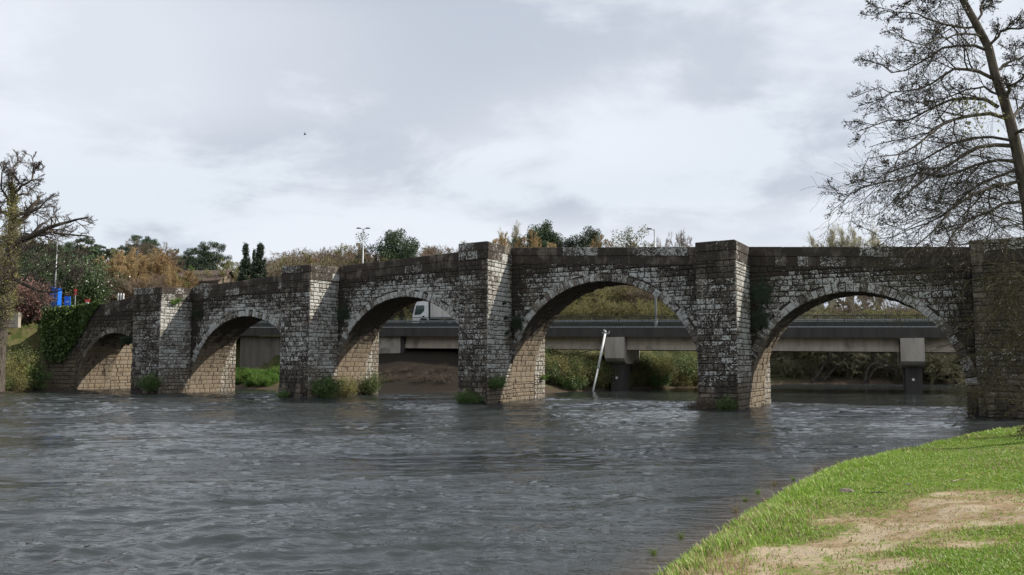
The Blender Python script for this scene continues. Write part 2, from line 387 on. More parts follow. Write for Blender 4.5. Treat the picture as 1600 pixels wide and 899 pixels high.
def m_ground(t, bs, out):
    v = objc(t)
    at = t.node('ShaderNodeAttribute', attribute_name='ground'); sp = t.node('ShaderNodeSeparateColor'); t.put(sp.inputs[0], at.outputs['Color'])
    dirt, near, rocky = sp.outputs[0], sp.outputs[1], sp.outputs[2]
    n = t.noise(v, 0.9, 6, 0.6); nf = t.noise(v, 9, 6, 0.7); nm = t.noise(v, 2.6, 5, 0.65)
    g = t.mix(t.ramp(n, 0.35, 0.65), (0.13, 0.19, 0.03), (0.20, 0.24, 0.05))
    g = t.mix(t.ramp(nf, 0.45, 0.75), g, (0.10, 0.095, 0.035))
    sand = t.mix(t.ramp(nf, 0.3, 0.7), (0.40, 0.29, 0.18), (0.22, 0.15, 0.085))
    sand = t.mix(t.ramp(t.noise(v, 5, 6, 0.7), 0.48, 0.6, 0, 0.75), sand, (0.20, 0.16, 0.06))
    sand = t.mix(t.ramp(t.noise(v, 1.3, 5, 0.6, 0.4), 0.42, 0.62), sand, (0.42, 0.34, 0.23))
    sand = t.mix(t.ramp(t.noise(v, 24, 4, 0.7), 0.60, 0.68), sand, (0.11, 0.075, 0.05))
    g = t.mix(t.math('MULTIPLY', t.ramp(t.math('ADD', dirt, t.math('ADD', t.math('MULTIPLY', t.math('SUBTRACT', nf, 0.5), 1.3), t.math('MULTIPLY', t.math('SUBTRACT', t.noise(v, 3.2, 5, 0.7), 0.5), 1.1))), 0.22, 0.62), 1.0), g, sand)
    far = t.mix(t.ramp(nm, 0.35, 0.6), (0.06, 0.085, 0.022), (0.12, 0.10, 0.05))
    far = t.mix(t.ramp(n, 0.5, 0.62), far, (0.05, 0.065, 0.018))
    g = t.mix(near, far, g)
    mud = t.mix(nf, (0.13, 0.095, 0.065), (0.05, 0.038, 0.028)); mud = t.mix(at.outputs['Alpha'], (0.02, 0.016, 0.012), mud)  # alpha blends in near-black mud that carries the deck's shade
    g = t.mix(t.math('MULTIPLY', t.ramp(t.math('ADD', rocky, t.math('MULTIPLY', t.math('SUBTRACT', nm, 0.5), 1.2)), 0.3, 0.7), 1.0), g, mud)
    t.put(bs.inputs['Base Color'], g); bs.inputs['Roughness'].default_value = 0.95; bs.inputs['Specular IOR Level'].default_value = 0.15
    bump(t, bs, t.math('ADD', nf, nm), 0.7, 0.06)
GROUND = mat('river_bank_soil', m_ground)
xs = axis(-1500, 1500, -1, 22, 0.22, 1.05); ys = axis(-300, 3500, 6, 32, 0.22, 1.04)
X, Y, q = gridmesh(xs, ys); Zg = gheight(X, Y); d, left = sdist(X, Y)
near = np.where(left, 0.0, 1.0); dm = dirtmask(X, Y) * near + (1 - near) * 0
edge = near * sstep(-d, -0.7, 0.1) * 0.9
rocky = np.where(left, sstep(-d, -3.2, -0.2) * 0.75, edge)
deck_shade = sstep(X, -19, -15) * sstep(-X, -8, 2) * sstep(Y, 78, 82) * sstep(-Y, -112, -104); rocky = np.maximum(rocky, deck_shade * 0.9)  # shade of the road bridge deck painted into the mud below it
gc = np.stack([dm, near, rocky, 1 - 0.9 * deck_shade], -1).reshape(-1, 4)
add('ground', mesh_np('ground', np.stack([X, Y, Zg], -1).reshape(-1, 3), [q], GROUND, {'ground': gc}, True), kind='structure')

# ------------------------------------------------------------------ water
def m_water(t, bs, out):
    v = objc(t)
    at = t.node('ShaderNodeAttribute', attribute_name='river'); sp = t.node('ShaderNodeSeparateColor'); t.put(sp.inputs[0], at.outputs['Color'])
    shallow, foam, calm = sp.outputs[0], sp.outputs[1], sp.outputs[2]
    c = t.mix(t.noise(v, 0.12, 3), (0.028, 0.033, 0.035), (0.038, 0.042, 0.040))
    c = t.mix(shallow, c, (0.11, 0.08, 0.055))
    fn = t.noise(t.scale(v, (1.0, 2.4, 1)), 8.0, 6, 0.75, 0.3)
    fm = t.math('MULTIPLY', t.ramp(fn, 0.665, 0.70), t.math('MULTIPLY', foam, 1.2), True)
    c = t.mix(fm, c, (0.75, 0.76, 0.77))
    t.put(bs.inputs['Base Color'], c); bs.inputs['IOR'].default_value = 1.333
    rg = t.ramp(fm, 0, 1, 0.02, 0.6); t.put(bs.inputs['Roughness'], rg)
    a = t.noise(t.scale(v, (0.38, 1.0, 1)), 5.5, 4, 0.6, 0.5)
    b = t.noise(t.scale(v, (0.3, 1.0, 1)), 1.9, 4, 0.6, 0.8)
    cc = t.noise(t.scale(v, (0.7, 1.0, 1)), 17, 3, 0.55, 0.3)
    h = t.math('ADD', t.math('MULTIPLY', b, 1.1), t.math('ADD', t.math('MULTIPLY', a, 0.5), t.math('MULTIPLY', cc, 0.13)))
    bm = bump(t, bs, h, 1.0, 0.07)
    patch = t.noise(t.scale(v, (0.35, 1.0, 1)), 0.22, 4, 0.6, 0.7)
    st = t.math('MULTIPLY', t.ramp(patch, 0.40, 0.56, 0.35, 1.0), t.math('SUBTRACT', 1.0, t.math('MULTIPLY', calm, 0.82)))
    t.put(bm.inputs['Strength'], st)
WATER = mat('river_water', m_water)
rows = [-250, -100, -40, -15, -5]; y = 0.0; st = 0.5
while y < 135:
    rows.append(y); y += (0.5 if y < 7 else 0.05 + 0.0026 * (y - 7))
for k in range(12): rows.append(y); y *= 1.35
rows = np.array(rows)
tt = np.linspace(-1, 1, 400); tt = np.sign(tt) * (0.85 * np.abs(tt) + 0.15 * np.abs(tt) ** 3)
half = np.maximum(np.abs(rows) * 0.80 + 6, 14); half = np.where(rows > 135, 1500, half); half = np.where(rows < 0, 260, half)
Xw = tt[None, :] * half[:, None]; Yw = np.repeat(rows[:, None], len(tt), 1)
i = (np.arange(len(rows) - 1)[:, None] * len(tt) + np.arange(len(tt) - 1)[None, :]).ravel(); qw = np.stack([i, i + 1, i + len(tt) + 1, i + len(tt)], -1)
dw, _ = sdist(Xw, Yw)
def waves(X, Y):
    a = X * 0.94 + Y * 0.22; b = Y * 0.98 - X * 0.18      # crests lie across the stream, drawn out sideways
    wx = fbm(a * 0.22, b * 0.22, 3, 50) * 2.0; wy = fbm(a * 0.22 + 9, b * 0.22, 3, 51) * 1.4
    r = lambda v: 1 - np.abs(2 * v - 1)
    h = 0.09 * (r(fbm(a * 0.24 + wx, b * 0.75 + wy, 2, 52)) ** 3 - 0.3)
    h += 0.070 * (r(fbm(a * 0.7 + wx, b * 1.9 + wy, 2, 53)) ** 2 - 0.4)
    h += 0.050 * (r(fbm(a * 1.9 + wx, b * 4.0 + wy, 2, 54)) - 0.5)
    h += 0.018 * (r(fbm(a * 3.6 + wx, b * 7.5 + wy, 2, 57)) - 0.5)
    h += 0.05 * (fbm(a * 0.10, b * 0.2, 2, 55) - 0.5)
    amp = 0.45 + 0.75 * sstep(fbm(a * 0.06, b * 0.2, 3, 56), 0.36, 0.60)
    return h * amp * 0.9
su = (Xw - O0[0]) * U[0] + (Yw - O0[1]) * U[1]; nv = (Xw - O0[0]) * N[0] + (Yw - O0[1]) * N[1]
calm = sstep(nv, 8.5, 13) * 0.9 * sstep(-Yw, -104, -90); calm = np.clip(calm, 0, 1)
Zw = waves(Xw, Yw) * sstep(-dw, -0.3, 3.0) * (1 - 0.75 * calm) * sstep(-Yw, -135, -110)
shal = sstep(-dw, -0.6, 0.9 - 0.02 * Yw + 1.3 * fbm(Xw * 0.4, Yw * 0.4, 2, 88)); shal = (1 - shal) * (Yw < 40) * (Xw > -6) * 0.8
foam = np.zeros_like(Xw)
for s0, s1 in ((-38.4, -34.5), (-20, -16.6), (-2.6, 0), (14.9, 17.4), (29.5, 36)):
    ds = np.maximum(np.maximum(s0 - su, su - s1), 0); dn = np.maximum(np.maximum(-nv, nv - 7.5), 0)
    dd = np.hypot(ds, dn); foam = np.maximum(foam, np.exp(-dd / 0.8) * 0.95)
    foam = np.maximum(foam, 0.55 * np.exp(-(ds / 2.2) ** 2) * sstep(nv, -9, -1) * sstep(-nv, -9, 0))
foam = np.maximum(foam, 0.22 * sstep(-nv, 0, 2) * sstep(nv, -16, -4) * sstep(-Xw, -6, 14))
foam = np.maximum(foam, 0.06)
foam = foam * sstep(-dw, 0.5, 3)
wc = np.stack([shal, foam, calm, np.ones_like(shal)], -1).reshape(-1, 4)
add('river', mesh_np('river', np.stack([Xw, Yw, Zw], -1).reshape(-1, 3), [qw], WATER, {'river': wc}, True), kind='structure')

# ------------------------------------------------------------------ old stone bridge
ARCH = [(-45.95, 0.19, 5.6), (-27.65, -0.05, 7.05), (-9.91, 1.27, 6.84), (7.17, 1.38, 7.2), (23.6, 1.18, 6.0)]
WF, WB = 3.5, 7.2
TK = np.array([(-66, 8.35), (-58, 8.6), (-53, 8.68), (-47.6, 8.85), (-43.2, 9.42), (-34.8, 9.95), (-22.9, 10.6), (-17, 11.0), (-4.6, 11.44), (0, 11.48), (14.2, 10.6), (17.7, 10.35), (29.8, 9.55), (36, 9.2), (60, 8.0)])
def top(s): return np.interp(s, TK[:, 0], TK[:, 1])
PH = 1.22                                        # height of the parapet
PIERS = [(-38.45, -34.68, 9.74), (-19.85, -16.73, 10.8), (-2.45, -0.01, 11.5), (15.1, 17.58, 10.38), (30.15, 37.5, 9.45)]
def arch_z(s):
    """soffit height at s or None"""
    for c, zc, R in ARCH:
        if abs(s - c) < R: return zc + math.sqrt(R * R - (s - c) ** 2)
    return None
bridge = thing('stone_bridge', B(0, 5.3, 0), 'old five-arched granite bridge with white lichen, square piers and a humped parapet across the river', 'bridge', worldkids=True)
core = MB()
def wallcore(s0, s1, n0, n1, zt, inset=0.05):
    """solid between s0 and s1 with arch opening, as strips"""
    ss = list(np.arange(s0, s1, 0.35)) + [s1]
    for c, zc, R in ARCH:
        if s0 < c + R and c - R < s1: ss += [c + (R + inset) * math.cos(a) for a in np.linspace(0, math.pi, 41)]
    ss = sorted(x for x in set(np.round(ss, 4)) if s0 <= x <= s1)
    def zlow(s):
        for c, zc, R in ARCH:
            if abs(s - c) < R + inset: return zc + math.sqrt(max((R + inset) ** 2 - (s - c) ** 2, 0))
        return -1.8
    for a, b in zip(ss[:-1], ss[1:]):
        if b - a < 1e-3: continue
        m = 0.5 * (a + b); inside = zlow(m) > -1.7
        za, zb_ = (zlow(a), zlow(b)) if inside else (-1.8, -1.8)
        if inside:
            for c, zc, R in ARCH:
                if abs(m - c) < R + inset:
                    if za < -1.7: za = zc
                    if zb_ < -1.7: zb_ = zc
        core.box8([B(a, n0, za), B(b, n0, zb_), B(b, n1, zb_), B(a, n1, za), B(a, n0, zt(a)), B(b, n0, zt(b)), B(b, n1, zt(b)), B(a, n1, zt(a))])
wallcore(-52.2, 60, WF + 0.05, WB - 0.05, lambda s: top(s) - PH)
for s0, s1, zt in PIERS:
    i = 0.05
    core.fbox(lambda a, b, c: B(a, b, c), s0 + i, s1 - i, i, WF + 0.2, -1.8, zt - PH)
    core.fbox(lambda a, b, c: B(a, b, c), s0 + i, s1 - i, WB - 0.2, 9.0, -1.8, zt - PH - 0.8)
add('bridge_core', core.mesh('bridge_core', MORTAR), bridge)
road = MB()
for a in np.arange(-58, 60, 2.0):
    road.box8([B(a, WF + 0.42, top(a) - PH - 0.1), B(a + 2, WF + 0.42, top(a + 2) - PH - 0.1), B(a + 2, WB - 0.42, top(a + 2) - PH - 0.1), B(a, WB - 0.42, top(a) - PH - 0.1),
               B(a, WF + 0.42, top(a) - PH + 0.06), B(a + 2, WF + 0.42, top(a + 2) - PH + 0.06), B(a + 2, WB - 0.42, top(a + 2) - PH + 0.06), B(a, WB - 0.42, top(a) - PH + 0.06)])
add('roadway', road.mesh('roadway', CONC), bridge)

STONES = []   # (score, verts, faces, mix, kind)
def clip(poly, nx, ny, c):
    """keep nx*x+ny*y <= c"""
    out = []
    for k in range(len(poly)):
        a, b = poly[k], poly[(k + 1) % len(poly)]; da = nx * a[0] + ny * a[1] - c; db = nx * b[0] + ny * b[1] - c
        if da <= 0: out.append(a)
        if (da < 0 < db) or (db < 0 < da): t = da / (da - db); out.append((a[0] + t * (b[0] - a[0]), a[1] + t * (b[1] - a[1])))
    return out
def area(p): return 0.5 * abs(sum(p[k][0] * p[(k + 1) % len(p)][1] - p[(k + 1) % len(p)][0] * p[k][1] for k in range(len(p))))
def stone(poly, fr, mixv, kind='stone', proud=0.03, gap=0.023, deep=0.10, bev=0.03, jit=0.0):
    """fr(a,b,depth_outward)->xyz"""
    if len(poly) < 3 or area(poly) < 0.012: return
    p = np.array(poly, float); cx = p.mean(0)
    if jit: p = p + (rng.random(p.shape) - 0.5) * jit
    def shrink(q, g):
        r = q - cx; L = np.maximum(np.hypot(r[:, 0], r[:, 1]), 1e-3)[:, None]; sx = np.sign(r) * np.minimum(np.abs(r) * 0.45, g); return q - sx
    p0 = shrink(p, gap); p1 = shrink(p, gap + bev); k = len(p)
    tilt = (rng.random(2) - 0.5) * 0.035; pr = proud + (rng.random() - 0.5) * (0.065 if jit > 0.015 else 0.03)
    v = [fr(x, y, -deep) for x, y in p0] + [fr(x, y, pr - bev * 0.9 + tilt @ (np.array((x, y)) - cx)) for x, y in p0] + [fr(x, y, pr + tilt @ (np.array((x, y)) - cx) + (rng.random() - 0.5) * 0.012) for x, y in p1]
    cm = fr(cx[0], cx[1], pr + 0.012); v.append(cm)
    f4 = [(i, (i + 1) % k, k + (i + 1) % k, k + i) for i in range(k)] + [(k + i, k + (i + 1) % k, 2 * k + (i + 1) % k, 2 * k + i) for i in range(k)]
    f3 = [(2 * k + i, 2 * k + (i + 1) % k, 3 * k) for i in range(k)]
    v = np.array(v); c = v[-1]; dist = math.hypot(c[0], c[1])
    nrm = np.cross(v[2 * k + 1] - v[2 * k], v[-1] - v[2 * k]); nrm /= np.linalg.norm(nrm) + 1e-9
    view = np.array([0, 0, CAMZ]) - c; face = abs(nrm @ view) / (np.linalg.norm(view) + 1e-9)
    vis = 1.0 if abs(c[0] / c[1]) < 0.62 and c[2] > -0.1 else 0.0
    if kind == 'rear': vis = 0
    STONES.append((area(poly) * face / dist ** 2 * vis, v, f4, f3, (*mixv, rng.random()), kind))
def rubble(a0, a1, z0, topf, fr, mixf, hmin=0.26, hmax=0.42, wmin=0.28, wmax=0.75, excl=None, jit=0.03, kind='stone', proud=0.03):
    z = z0
    while z < 13:
        h = random.uniform(hmin, hmax)
        if z > max(topf(a0), topf(a1)): break
        a = a0
        while a < a1 - 0.02:
            w_ = random.uniform(wmin, wmax)
            if a1 - (a + w_) < wmin * 0.6: w_ = a1 - a
            w_ = min(w_, a1 - a)
            cells = [(a, z, a + w_, z + h)]
            if random.random() < 0.12 and h > 0.3 and jit: cells = [(a, z, a + w_, z + h * 0.5), (a, z + h * 0.5, a + w_, z + h)]
            for (x0, y0, x1, y1) in cells:
                poly = [(x0, y0), (x1, y0), (x1, y1), (x0, y1)]
                t0, t1 = topf(x0), topf(x1)
                if y1 > min(t0, t1): m = (t1 - t0) / (x1 - x0); poly = clip(poly, -m, 1.0, t0 - m * x0)
                if excl and poly: poly = excl(poly)
                if poly and len(poly) >= 3:
                    cx = sum(p[0] for p in poly) / len(poly); cz = sum(p[1] for p in poly) / len(poly)
                    stone(poly, fr, mixf(cx, cz), kind, proud, jit=jit)
            a += w_
        z += h
VT = 0.62   # voussoir depth
def excl_arch(poly):
    for c, zc, R in ARCH:
        Ro = R + VT - 0.02
        cx = sum(p[0] for p in poly) / len(poly); cz = sum(p[1] for p in poly) / len(poly)
        dx, dz = cx - c, cz - zc
        if cz < zc:
            if abs(dx) < Ro + 0.4:
                sg = 1 if dx > 0 else -1
                if abs(dx) < R: return None
                poly = clip(poly, -sg, 0, -(sg * c + R)) if True else poly
                if len(poly) < 3: return None
            continue
        r = math.hypot(dx, dz)
        if r < Ro - 0.05: 
            if r < Ro - 0.25: return None
        if r < Ro + 0.9:
            nx, nz = dx / r, dz / r
            poly = clip(poly, -nx, -nz, -(nx * c + nz * zc + Ro))
            if len(poly) < 3: return None
    return poly
fr_front = lambda a, z, dep: B(a, WF - dep, z)
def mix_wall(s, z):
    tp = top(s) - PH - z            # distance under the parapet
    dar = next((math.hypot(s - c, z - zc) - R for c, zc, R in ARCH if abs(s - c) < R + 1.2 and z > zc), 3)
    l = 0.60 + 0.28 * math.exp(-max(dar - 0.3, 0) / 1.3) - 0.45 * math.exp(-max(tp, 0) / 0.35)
    for s0, s1, _ in PIERS:           # darker, less lichen beside the piers
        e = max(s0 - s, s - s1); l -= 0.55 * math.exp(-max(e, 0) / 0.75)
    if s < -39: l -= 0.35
    g = 0.62 + 0.5 * math.exp(-max(tp, 0) / 0.6)  # general grime, plus the overhang's shade painted as a band under the parapet
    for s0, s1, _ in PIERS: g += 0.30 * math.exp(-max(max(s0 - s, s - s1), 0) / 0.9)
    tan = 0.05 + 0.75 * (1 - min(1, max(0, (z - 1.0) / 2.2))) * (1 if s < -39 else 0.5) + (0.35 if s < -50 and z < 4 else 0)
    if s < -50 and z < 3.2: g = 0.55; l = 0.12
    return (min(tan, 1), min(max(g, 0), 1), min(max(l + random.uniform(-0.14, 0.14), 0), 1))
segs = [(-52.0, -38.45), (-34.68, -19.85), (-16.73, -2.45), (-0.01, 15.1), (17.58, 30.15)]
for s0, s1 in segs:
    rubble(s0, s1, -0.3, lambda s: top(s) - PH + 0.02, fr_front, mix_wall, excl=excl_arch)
# voussoirs and vault stones
for ai, (c, zc, R) in enumerate(ARCH):
    nV = int(math.pi * (R + 0.3) / 0.42); edges = np.linspace(0, math.pi, nV + 1); jj = (rng.random(nV + 1) - 0.5) * 0.2 * math.pi / nV; jj[0] = jj[-1] = 0; edges = edges + jj
    for k in range(nV):
        a, b = edges[k], edges[k + 1]; ro = R + VT + random.uniform(-0.16, 0.12)
        poly = [(c + r * math.cos(t), zc + r * math.sin(t)) for r, t in ((R + 0.01, a), (ro, a), (ro, b), (R + 0.01, b))]
        sm = c + R * math.cos((a + b) / 2)
        if any(s0 - 0.1 < sm < s1 + 0.1 for s0, s1, _ in PIERS): continue
        mv_ = mix_wall(sm, zc + (R + 0.5) * math.sin((a + b) / 2))
        stone(poly, fr_front, (mv_[0] * 0.5, min(mv_[1], 0.55), min(0.9, mv_[2] + random.uniform(-0.25, 0.1))), 'voussoir', 0.045, 0.02, jit=0.035)
    # vault underside
    nC = int(math.pi * R / 0.40); dth = math.pi / nC
    for k in range(nC):
        th = (k + 0.5) * dth; n = WF - 0.02
        P0 = (c + R * math.cos(th), zc + R * math.sin(th))
        if math.cos(th) > 0.55: continue                       # this side of the vault never faces the near bank
        hw = R * dth / 2; tx = -math.sin(th); tz = math.cos(th)
        fr = (lambda x, y, dep, P0=P0, th=th, tx=tx, tz=tz: B(P0[0] + tx * x - math.cos(th) * dep, y, P0[1] + tz * x - math.sin(th) * dep))
        while n < WB:
            L = random.uniform(0.45, 0.9); L = min(L, WB - n); 
            if WB - n - L < 0.25: L = WB - n
            z_ = P0[1]
            tan = 0.9 if z_ < 4.5 else 0.35  # upper vault's shade painted in: less tan, more grime with height
            stone([(-hw, n), (hw, n), (hw, n + L), (-hw, n + L)], fr, (tan, 0.5 + min(0.45, max(0, z_ - 4.0) * 0.16), random.uniform(0.05, 0.35)), 'vault_stone', 0.0, 0.016, 0.06, 0.02, 0.02)
            n += L
    # straight jamb below the springing (left side of each opening) down to the bed
    sl = c - R
    frj = lambda y, z, dep, sl=sl: B(sl + dep, y, z)
    rubble(WF, WB, -0.4, lambda a, zc=zc: zc, frj, lambda a, z: (0.85, 0.45, 0.2), 0.24, 0.46, 0.3, 0.85, jit=0.04, proud=0.0)
# pier faces
for pi_, (s0, s1, zt) in enumerate(PIERS):
    def mixp(a, z, zt=zt, pi_=pi_):
        dt = zt - z
        l = 0.60 - 0.5 * max(0, 1 - z / 2.2) - (0.22 if 1.2 < dt < 2.2 else 0) + (0.10 if dt < 1.2 else 0)
        return (0.25 * max(0, 1 - z / 2.0), 0.70 if dt > 1.0 else 0.6, min(1, max(0, l + random.uniform(-0.13, 0.13) - (0.2 if pi_ == 4 else 0))))
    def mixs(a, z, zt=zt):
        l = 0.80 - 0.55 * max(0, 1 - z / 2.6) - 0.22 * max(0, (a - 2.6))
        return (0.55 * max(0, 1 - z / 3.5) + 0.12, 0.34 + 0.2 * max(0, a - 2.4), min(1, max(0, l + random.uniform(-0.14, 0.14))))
    fT = lambda a, zt=zt: zt - PH
    ft = 0.14 if pi_ in (1, 2, 3) else 0.0
    rubble(s0, s1, -0.4, fT, lambda a, z, dep: B(a, -dep - (ft if z < 0.85 else 0), z), mixp, 0.28, 0.44, 0.32, 0.8)
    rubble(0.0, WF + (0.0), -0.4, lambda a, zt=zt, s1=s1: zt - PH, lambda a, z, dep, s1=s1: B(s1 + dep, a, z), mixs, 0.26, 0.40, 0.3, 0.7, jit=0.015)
    if pi_ < 4: rubble(0.0, WF, -0.4, fT, lambda a, z, dep, s0=s0: B(s0 - dep, a, z), mixp, 0.3, 0.45, 0.4, 0.9, kind='rear')
    # rear buttress side that shows through the arch, sunlit and paler
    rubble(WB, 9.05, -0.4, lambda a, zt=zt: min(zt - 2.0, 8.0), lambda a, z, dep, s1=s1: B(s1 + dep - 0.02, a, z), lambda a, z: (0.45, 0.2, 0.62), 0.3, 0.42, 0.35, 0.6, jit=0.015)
# upstream wall that carries on behind the leftmost arch
rubble(WB + 0.02, 15.0, -0.4, lambda a: 6.6, lambda a, z, dep: B(-51.55 + dep, a, z), lambda a, z: (0.95, 0.3, 0.12), 0.26, 0.48, 0.35, 1.1, jit=0.035, proud=0.0)
core2 = MB(); core2.fbox(lambda a, b_, c_: B(a, b_, c_), -53.0, -51.62, WB - 0.1, 15.0, -1.5, 6.6); add('upstream_wall_core', core2.mesh('upstream_wall_core', MORTAR), bridge)
# rear wall, coarser
for s0, s1 in segs:
    rubble(s0, s1, 0, lambda s: top(s) - PH, lambda a, z, dep: B(a, WB + dep, z), lambda a, z: (0.3, 0.4, 0.5), 0.5, 0.7, 0.8, 1.5, excl=excl_arch, kind='rear')
# flared left abutment and wing wall
A0 = np.array([-52.0, WF]); A1 = np.array([-54.8, 1.55])
for _ in range(30):                              # keep the outer corner where it stands in the photograph
    q_ = B(A1[0], A1[1], 0); A1[0] += (-(735.0 / F) * q_[1] * math.cos(PITCH) - q_[0]) * 0.8
fl = np.linalg.norm(A1 - A0); fu = (A1 - A0) / fl; fn = np.array([-fu[1], fu[0]])
if fn[1] > 0: fn = -fn
def fr_ab(a, z, dep):
    p = A1 - fu * a + fn * dep; return B(p[0], p[1], z)
rubble(0.0, fl, -0.3, lambda a: top(-58 + a * 6 / fl) - PH, fr_ab, lambda a, z: (0.75 if z < 3.5 else 0.3, 0.5, 0.12), 0.36, 0.5, 0.6, 1.3, jit=0.01)
ab = MB(); i = -0.05
ab.box8([fr_ab(0, -1.5, i), fr_ab(fl, -1.5, i), B(-52, 6.9, -1.5), B(-55.5, 6.9, -1.5), fr_ab(0, top(-58) - PH, i), fr_ab(fl, top(-52) - PH, i), B(-52, 6.9, top(-52) - PH), B(-55.5, 6.9, top(-58) - PH)])
add('abutment_core', ab.mesh('abutment_core', MORTAR), bridge)
def fr_wing(a, z, dep): return B(A1[0] - 0.1 - a * 0.93, A1[1] + 1.2 + a * 0.5 - dep, z)
rubble(0.0, 6.5, 1.2, lambda a: 7.4 - 0.02 * a, fr_wing, lambda a, z: (0.35, 0.55, 0.08), 0.36, 0.5, 0.6, 1.3, jit=0.01)
wg = MB(); wg.box8([fr_wing(0, 0, -.05), fr_wing(6.5, 0, -.05), fr_wing(6.5, 0, -.6), fr_wing(0, 0, -.6), fr_wing(0, 7.4, -.05), fr_wing(6.5, 7.25, -.05), fr_wing(6.5, 7.25, -.6), fr_wing(0, 7.4, -.6)])
add('wing_wall_core', wg.mesh('wing_wall_core', MORTAR), bridge)
# parapets: a course of upright blocks under long coping slabs, standing 5 cm proud of the wall
PARS = []
def parapet(p0, p1, zt0, zt1, out, kindlab, lich, wlo=0.8, wup=2.1, thick=0.38, skip=False):
    """p0,p1 in (s,n); out = outward normal in (s,n)"""
    p0 = np.array(p0, float); p1 = np.array(p1, float); L = np.linalg.norm(p1 - p0); uu = (p1 - p0) / L; out = np.array(out, float)
    def fr(a, b, z): p = p0 + uu * a + out * b; return B(p[0], p[1], z)
    zt = lambda a: zt0 + (zt1 - zt0) * a / L
    for hb, ht, wd, nm in ((PH, 0.60, wlo, 'parapet_block'), (0.60, 0.0, wup, 'coping_slab')):
        a = 0.0
        while a < L - 0.02:
            w_ = wd * random.uniform(0.75, 1.3); 
            if L - a - w_ < wd * 0.4: w_ = L - a
            g = 0.008; ins = 0.03 if nm == 'parapet_block' else 0.055
            a0, a1 = a + g, a + w_ - g; jz = random.uniform(-0.015, 0.015) if nm == 'coping_slab' else 0; jb = random.uniform(-0.012, 0.012)
            mb = MB(); o0, o1 = ins + jb, ins + jb - thick; bv = 0.03
            zl0, zl1 = zt(a0) - hb + 0.006, zt(a1) - hb + 0.006; zh0, zh1 = zt(a0) - ht - 0.004 + jz, zt(a1) - ht - 0.004 + jz
            # chamfered block
            vs = [fr(a0, o1, zl0), fr(a1, o1, zl1), fr(a1, o0, zl1), fr(a0, o0, zl0),
                  fr(a0, o1, zh0 - bv), fr(a1, o1, zh1 - bv), fr(a1, o0, zh1 - bv), fr(a0, o0, zh0 - bv),
                  fr(a0 + bv, o1 + bv, zh0), fr(a1 - bv, o1 + bv, zh1), fr(a1 - bv, o0 - bv, zh1), fr(a0 + bv, o0 - bv, zh0)]
            fs = [(0, 3, 2, 1)] + [(i_, (i_ + 1) % 4, 4 + (i_ + 1) % 4, 4 + i_) for i_ in range(4)] + [(4 + i_, 4 + (i_ + 1) % 4, 8 + (i_ + 1) % 4, 8 + i_) for i_ in range(4)] + [(8, 9, 10, 11)]
            mb.put(vs, fs)
            lich_ = lich * 0.62; lc = lich_ if random.random() > 0.22 else min(1, lich_ + 0.36)
            mx = (0.0, 0.74, lc + random.uniform(-0.08, 0.08), random.random())
            PARS.append((mb, mx, nm, skip)); a += w_
knots = [-58, -53, -47.6, -43.2, -38.5]
ab_p = lambda s: (A1[0] + (s + 58), A1[1] + (s + 58) * (A0[1] - A1[1]) / 6.0) if s < -52 else (s, WF)
parapet(A1, A0, top(-58), top(-52), fn, 'x', 0.15)
for a, b in [(-52, -47.6), (-47.6, -43.2), (-43.2, -38.45), (-34.6, -22.9), (-22.9, -19.85), (-16.65, -4.6), (-4.6, -2.45), (0.0, 7), (7, 15.1), (17.42, 30.15), (30.15, 37)][:10]:
    parapet((a, WF), (b, WF), top(a), top(b), (0, -1), 'x', 0.42)
for a, b in zip(TK[1:-1, 0], TK[2:, 0]): parapet((a, WB), (b, WB), top(a), top(b), (0, 1), 'x', 0.4, skip=True)
for pi_, (s0, s1, zt) in enumerate(PIERS):
    zl, zr_ = (zt, zt)
    extra = 0.0
    parapet((s0, 0), (s1, 0), zt, zt + (0.04 if pi_ > 1 else 0), (0, -1), 'x', 0.60 if pi_ in (2, 3) else 0.36, 0.7, 1.15 if pi_ < 4 else 2)
    parapet((s1, 0.0), (s1, WF - 0.0), zt, (zt * 0.4 + top(s1) * 0.6), (1, 0), 'x', 0.80 if pi_ in (1, 2, 3) else 0.45, 0.75, 1.2, skip=(pi_ == 4))
    if pi_ < 5: parapet((s0, 0.38), (s0, WF - 0.0), zt, (zt * 0.4 + top(s0) * 0.6), (-1, 0), 'x', 0.5, 0.8, 1.6, skip=True)

def emit(kindname, items, limit, stuffname):
    items.sort(key=lambda r: -r[0])
    one = items[:limit]; rest = items[limit:]
    one = [r for r in one if r[0] > 0]; rest = items[len(one):]
    for r in one:
        _, v, f4, f3, mx, _k = r; o_ = v[:len(v)].mean(0)
        me = mesh_np(kindname, v, [np.array(f4), np.array(f3)], STONE, {'mix': np.tile(mx, (len(v), 1))})
        add(kindname, me, bridge)
    if rest:
        V = []; F4 = []; F3 = []; M = []; n = 0
        for r in rest:
            _, v, f4, f3, mx, _k = r; V.append(v); F4.append(np.array(f4) + n); F3.append(np.array(f3) + n); M.append(np.tile(mx, (len(v), 1))); n += len(v)
        add(stuffname, mesh_np(stuffname, np.vstack(V), [np.vstack(F4), np.vstack(F3)], STONE, {'mix': np.vstack(M)}), bridge, kind='stuff')
emit('stone', [r for r in STONES if r[5] in ('stone', 'rear')], 300, 'small_stones')
emit('voussoir', [r for r in STONES if r[5] == 'voussoir'], 290, 'voussoir_rest')
emit('vault_stone', [r for r in STONES if r[5] == 'vault_stone'], 290, 'small_vault_stones')
hid = {}
for mb, mx, nm, skip in PARS:
    if skip and nm: hid.setdefault(nm, []).append((mb, mx)); continue
    nv_ = sum(len(v) for v in mb.v); add(nm, mb.mesh(nm, STONE, attr={'mix': np.tile(mx, (nv_, 1))}), bridge)
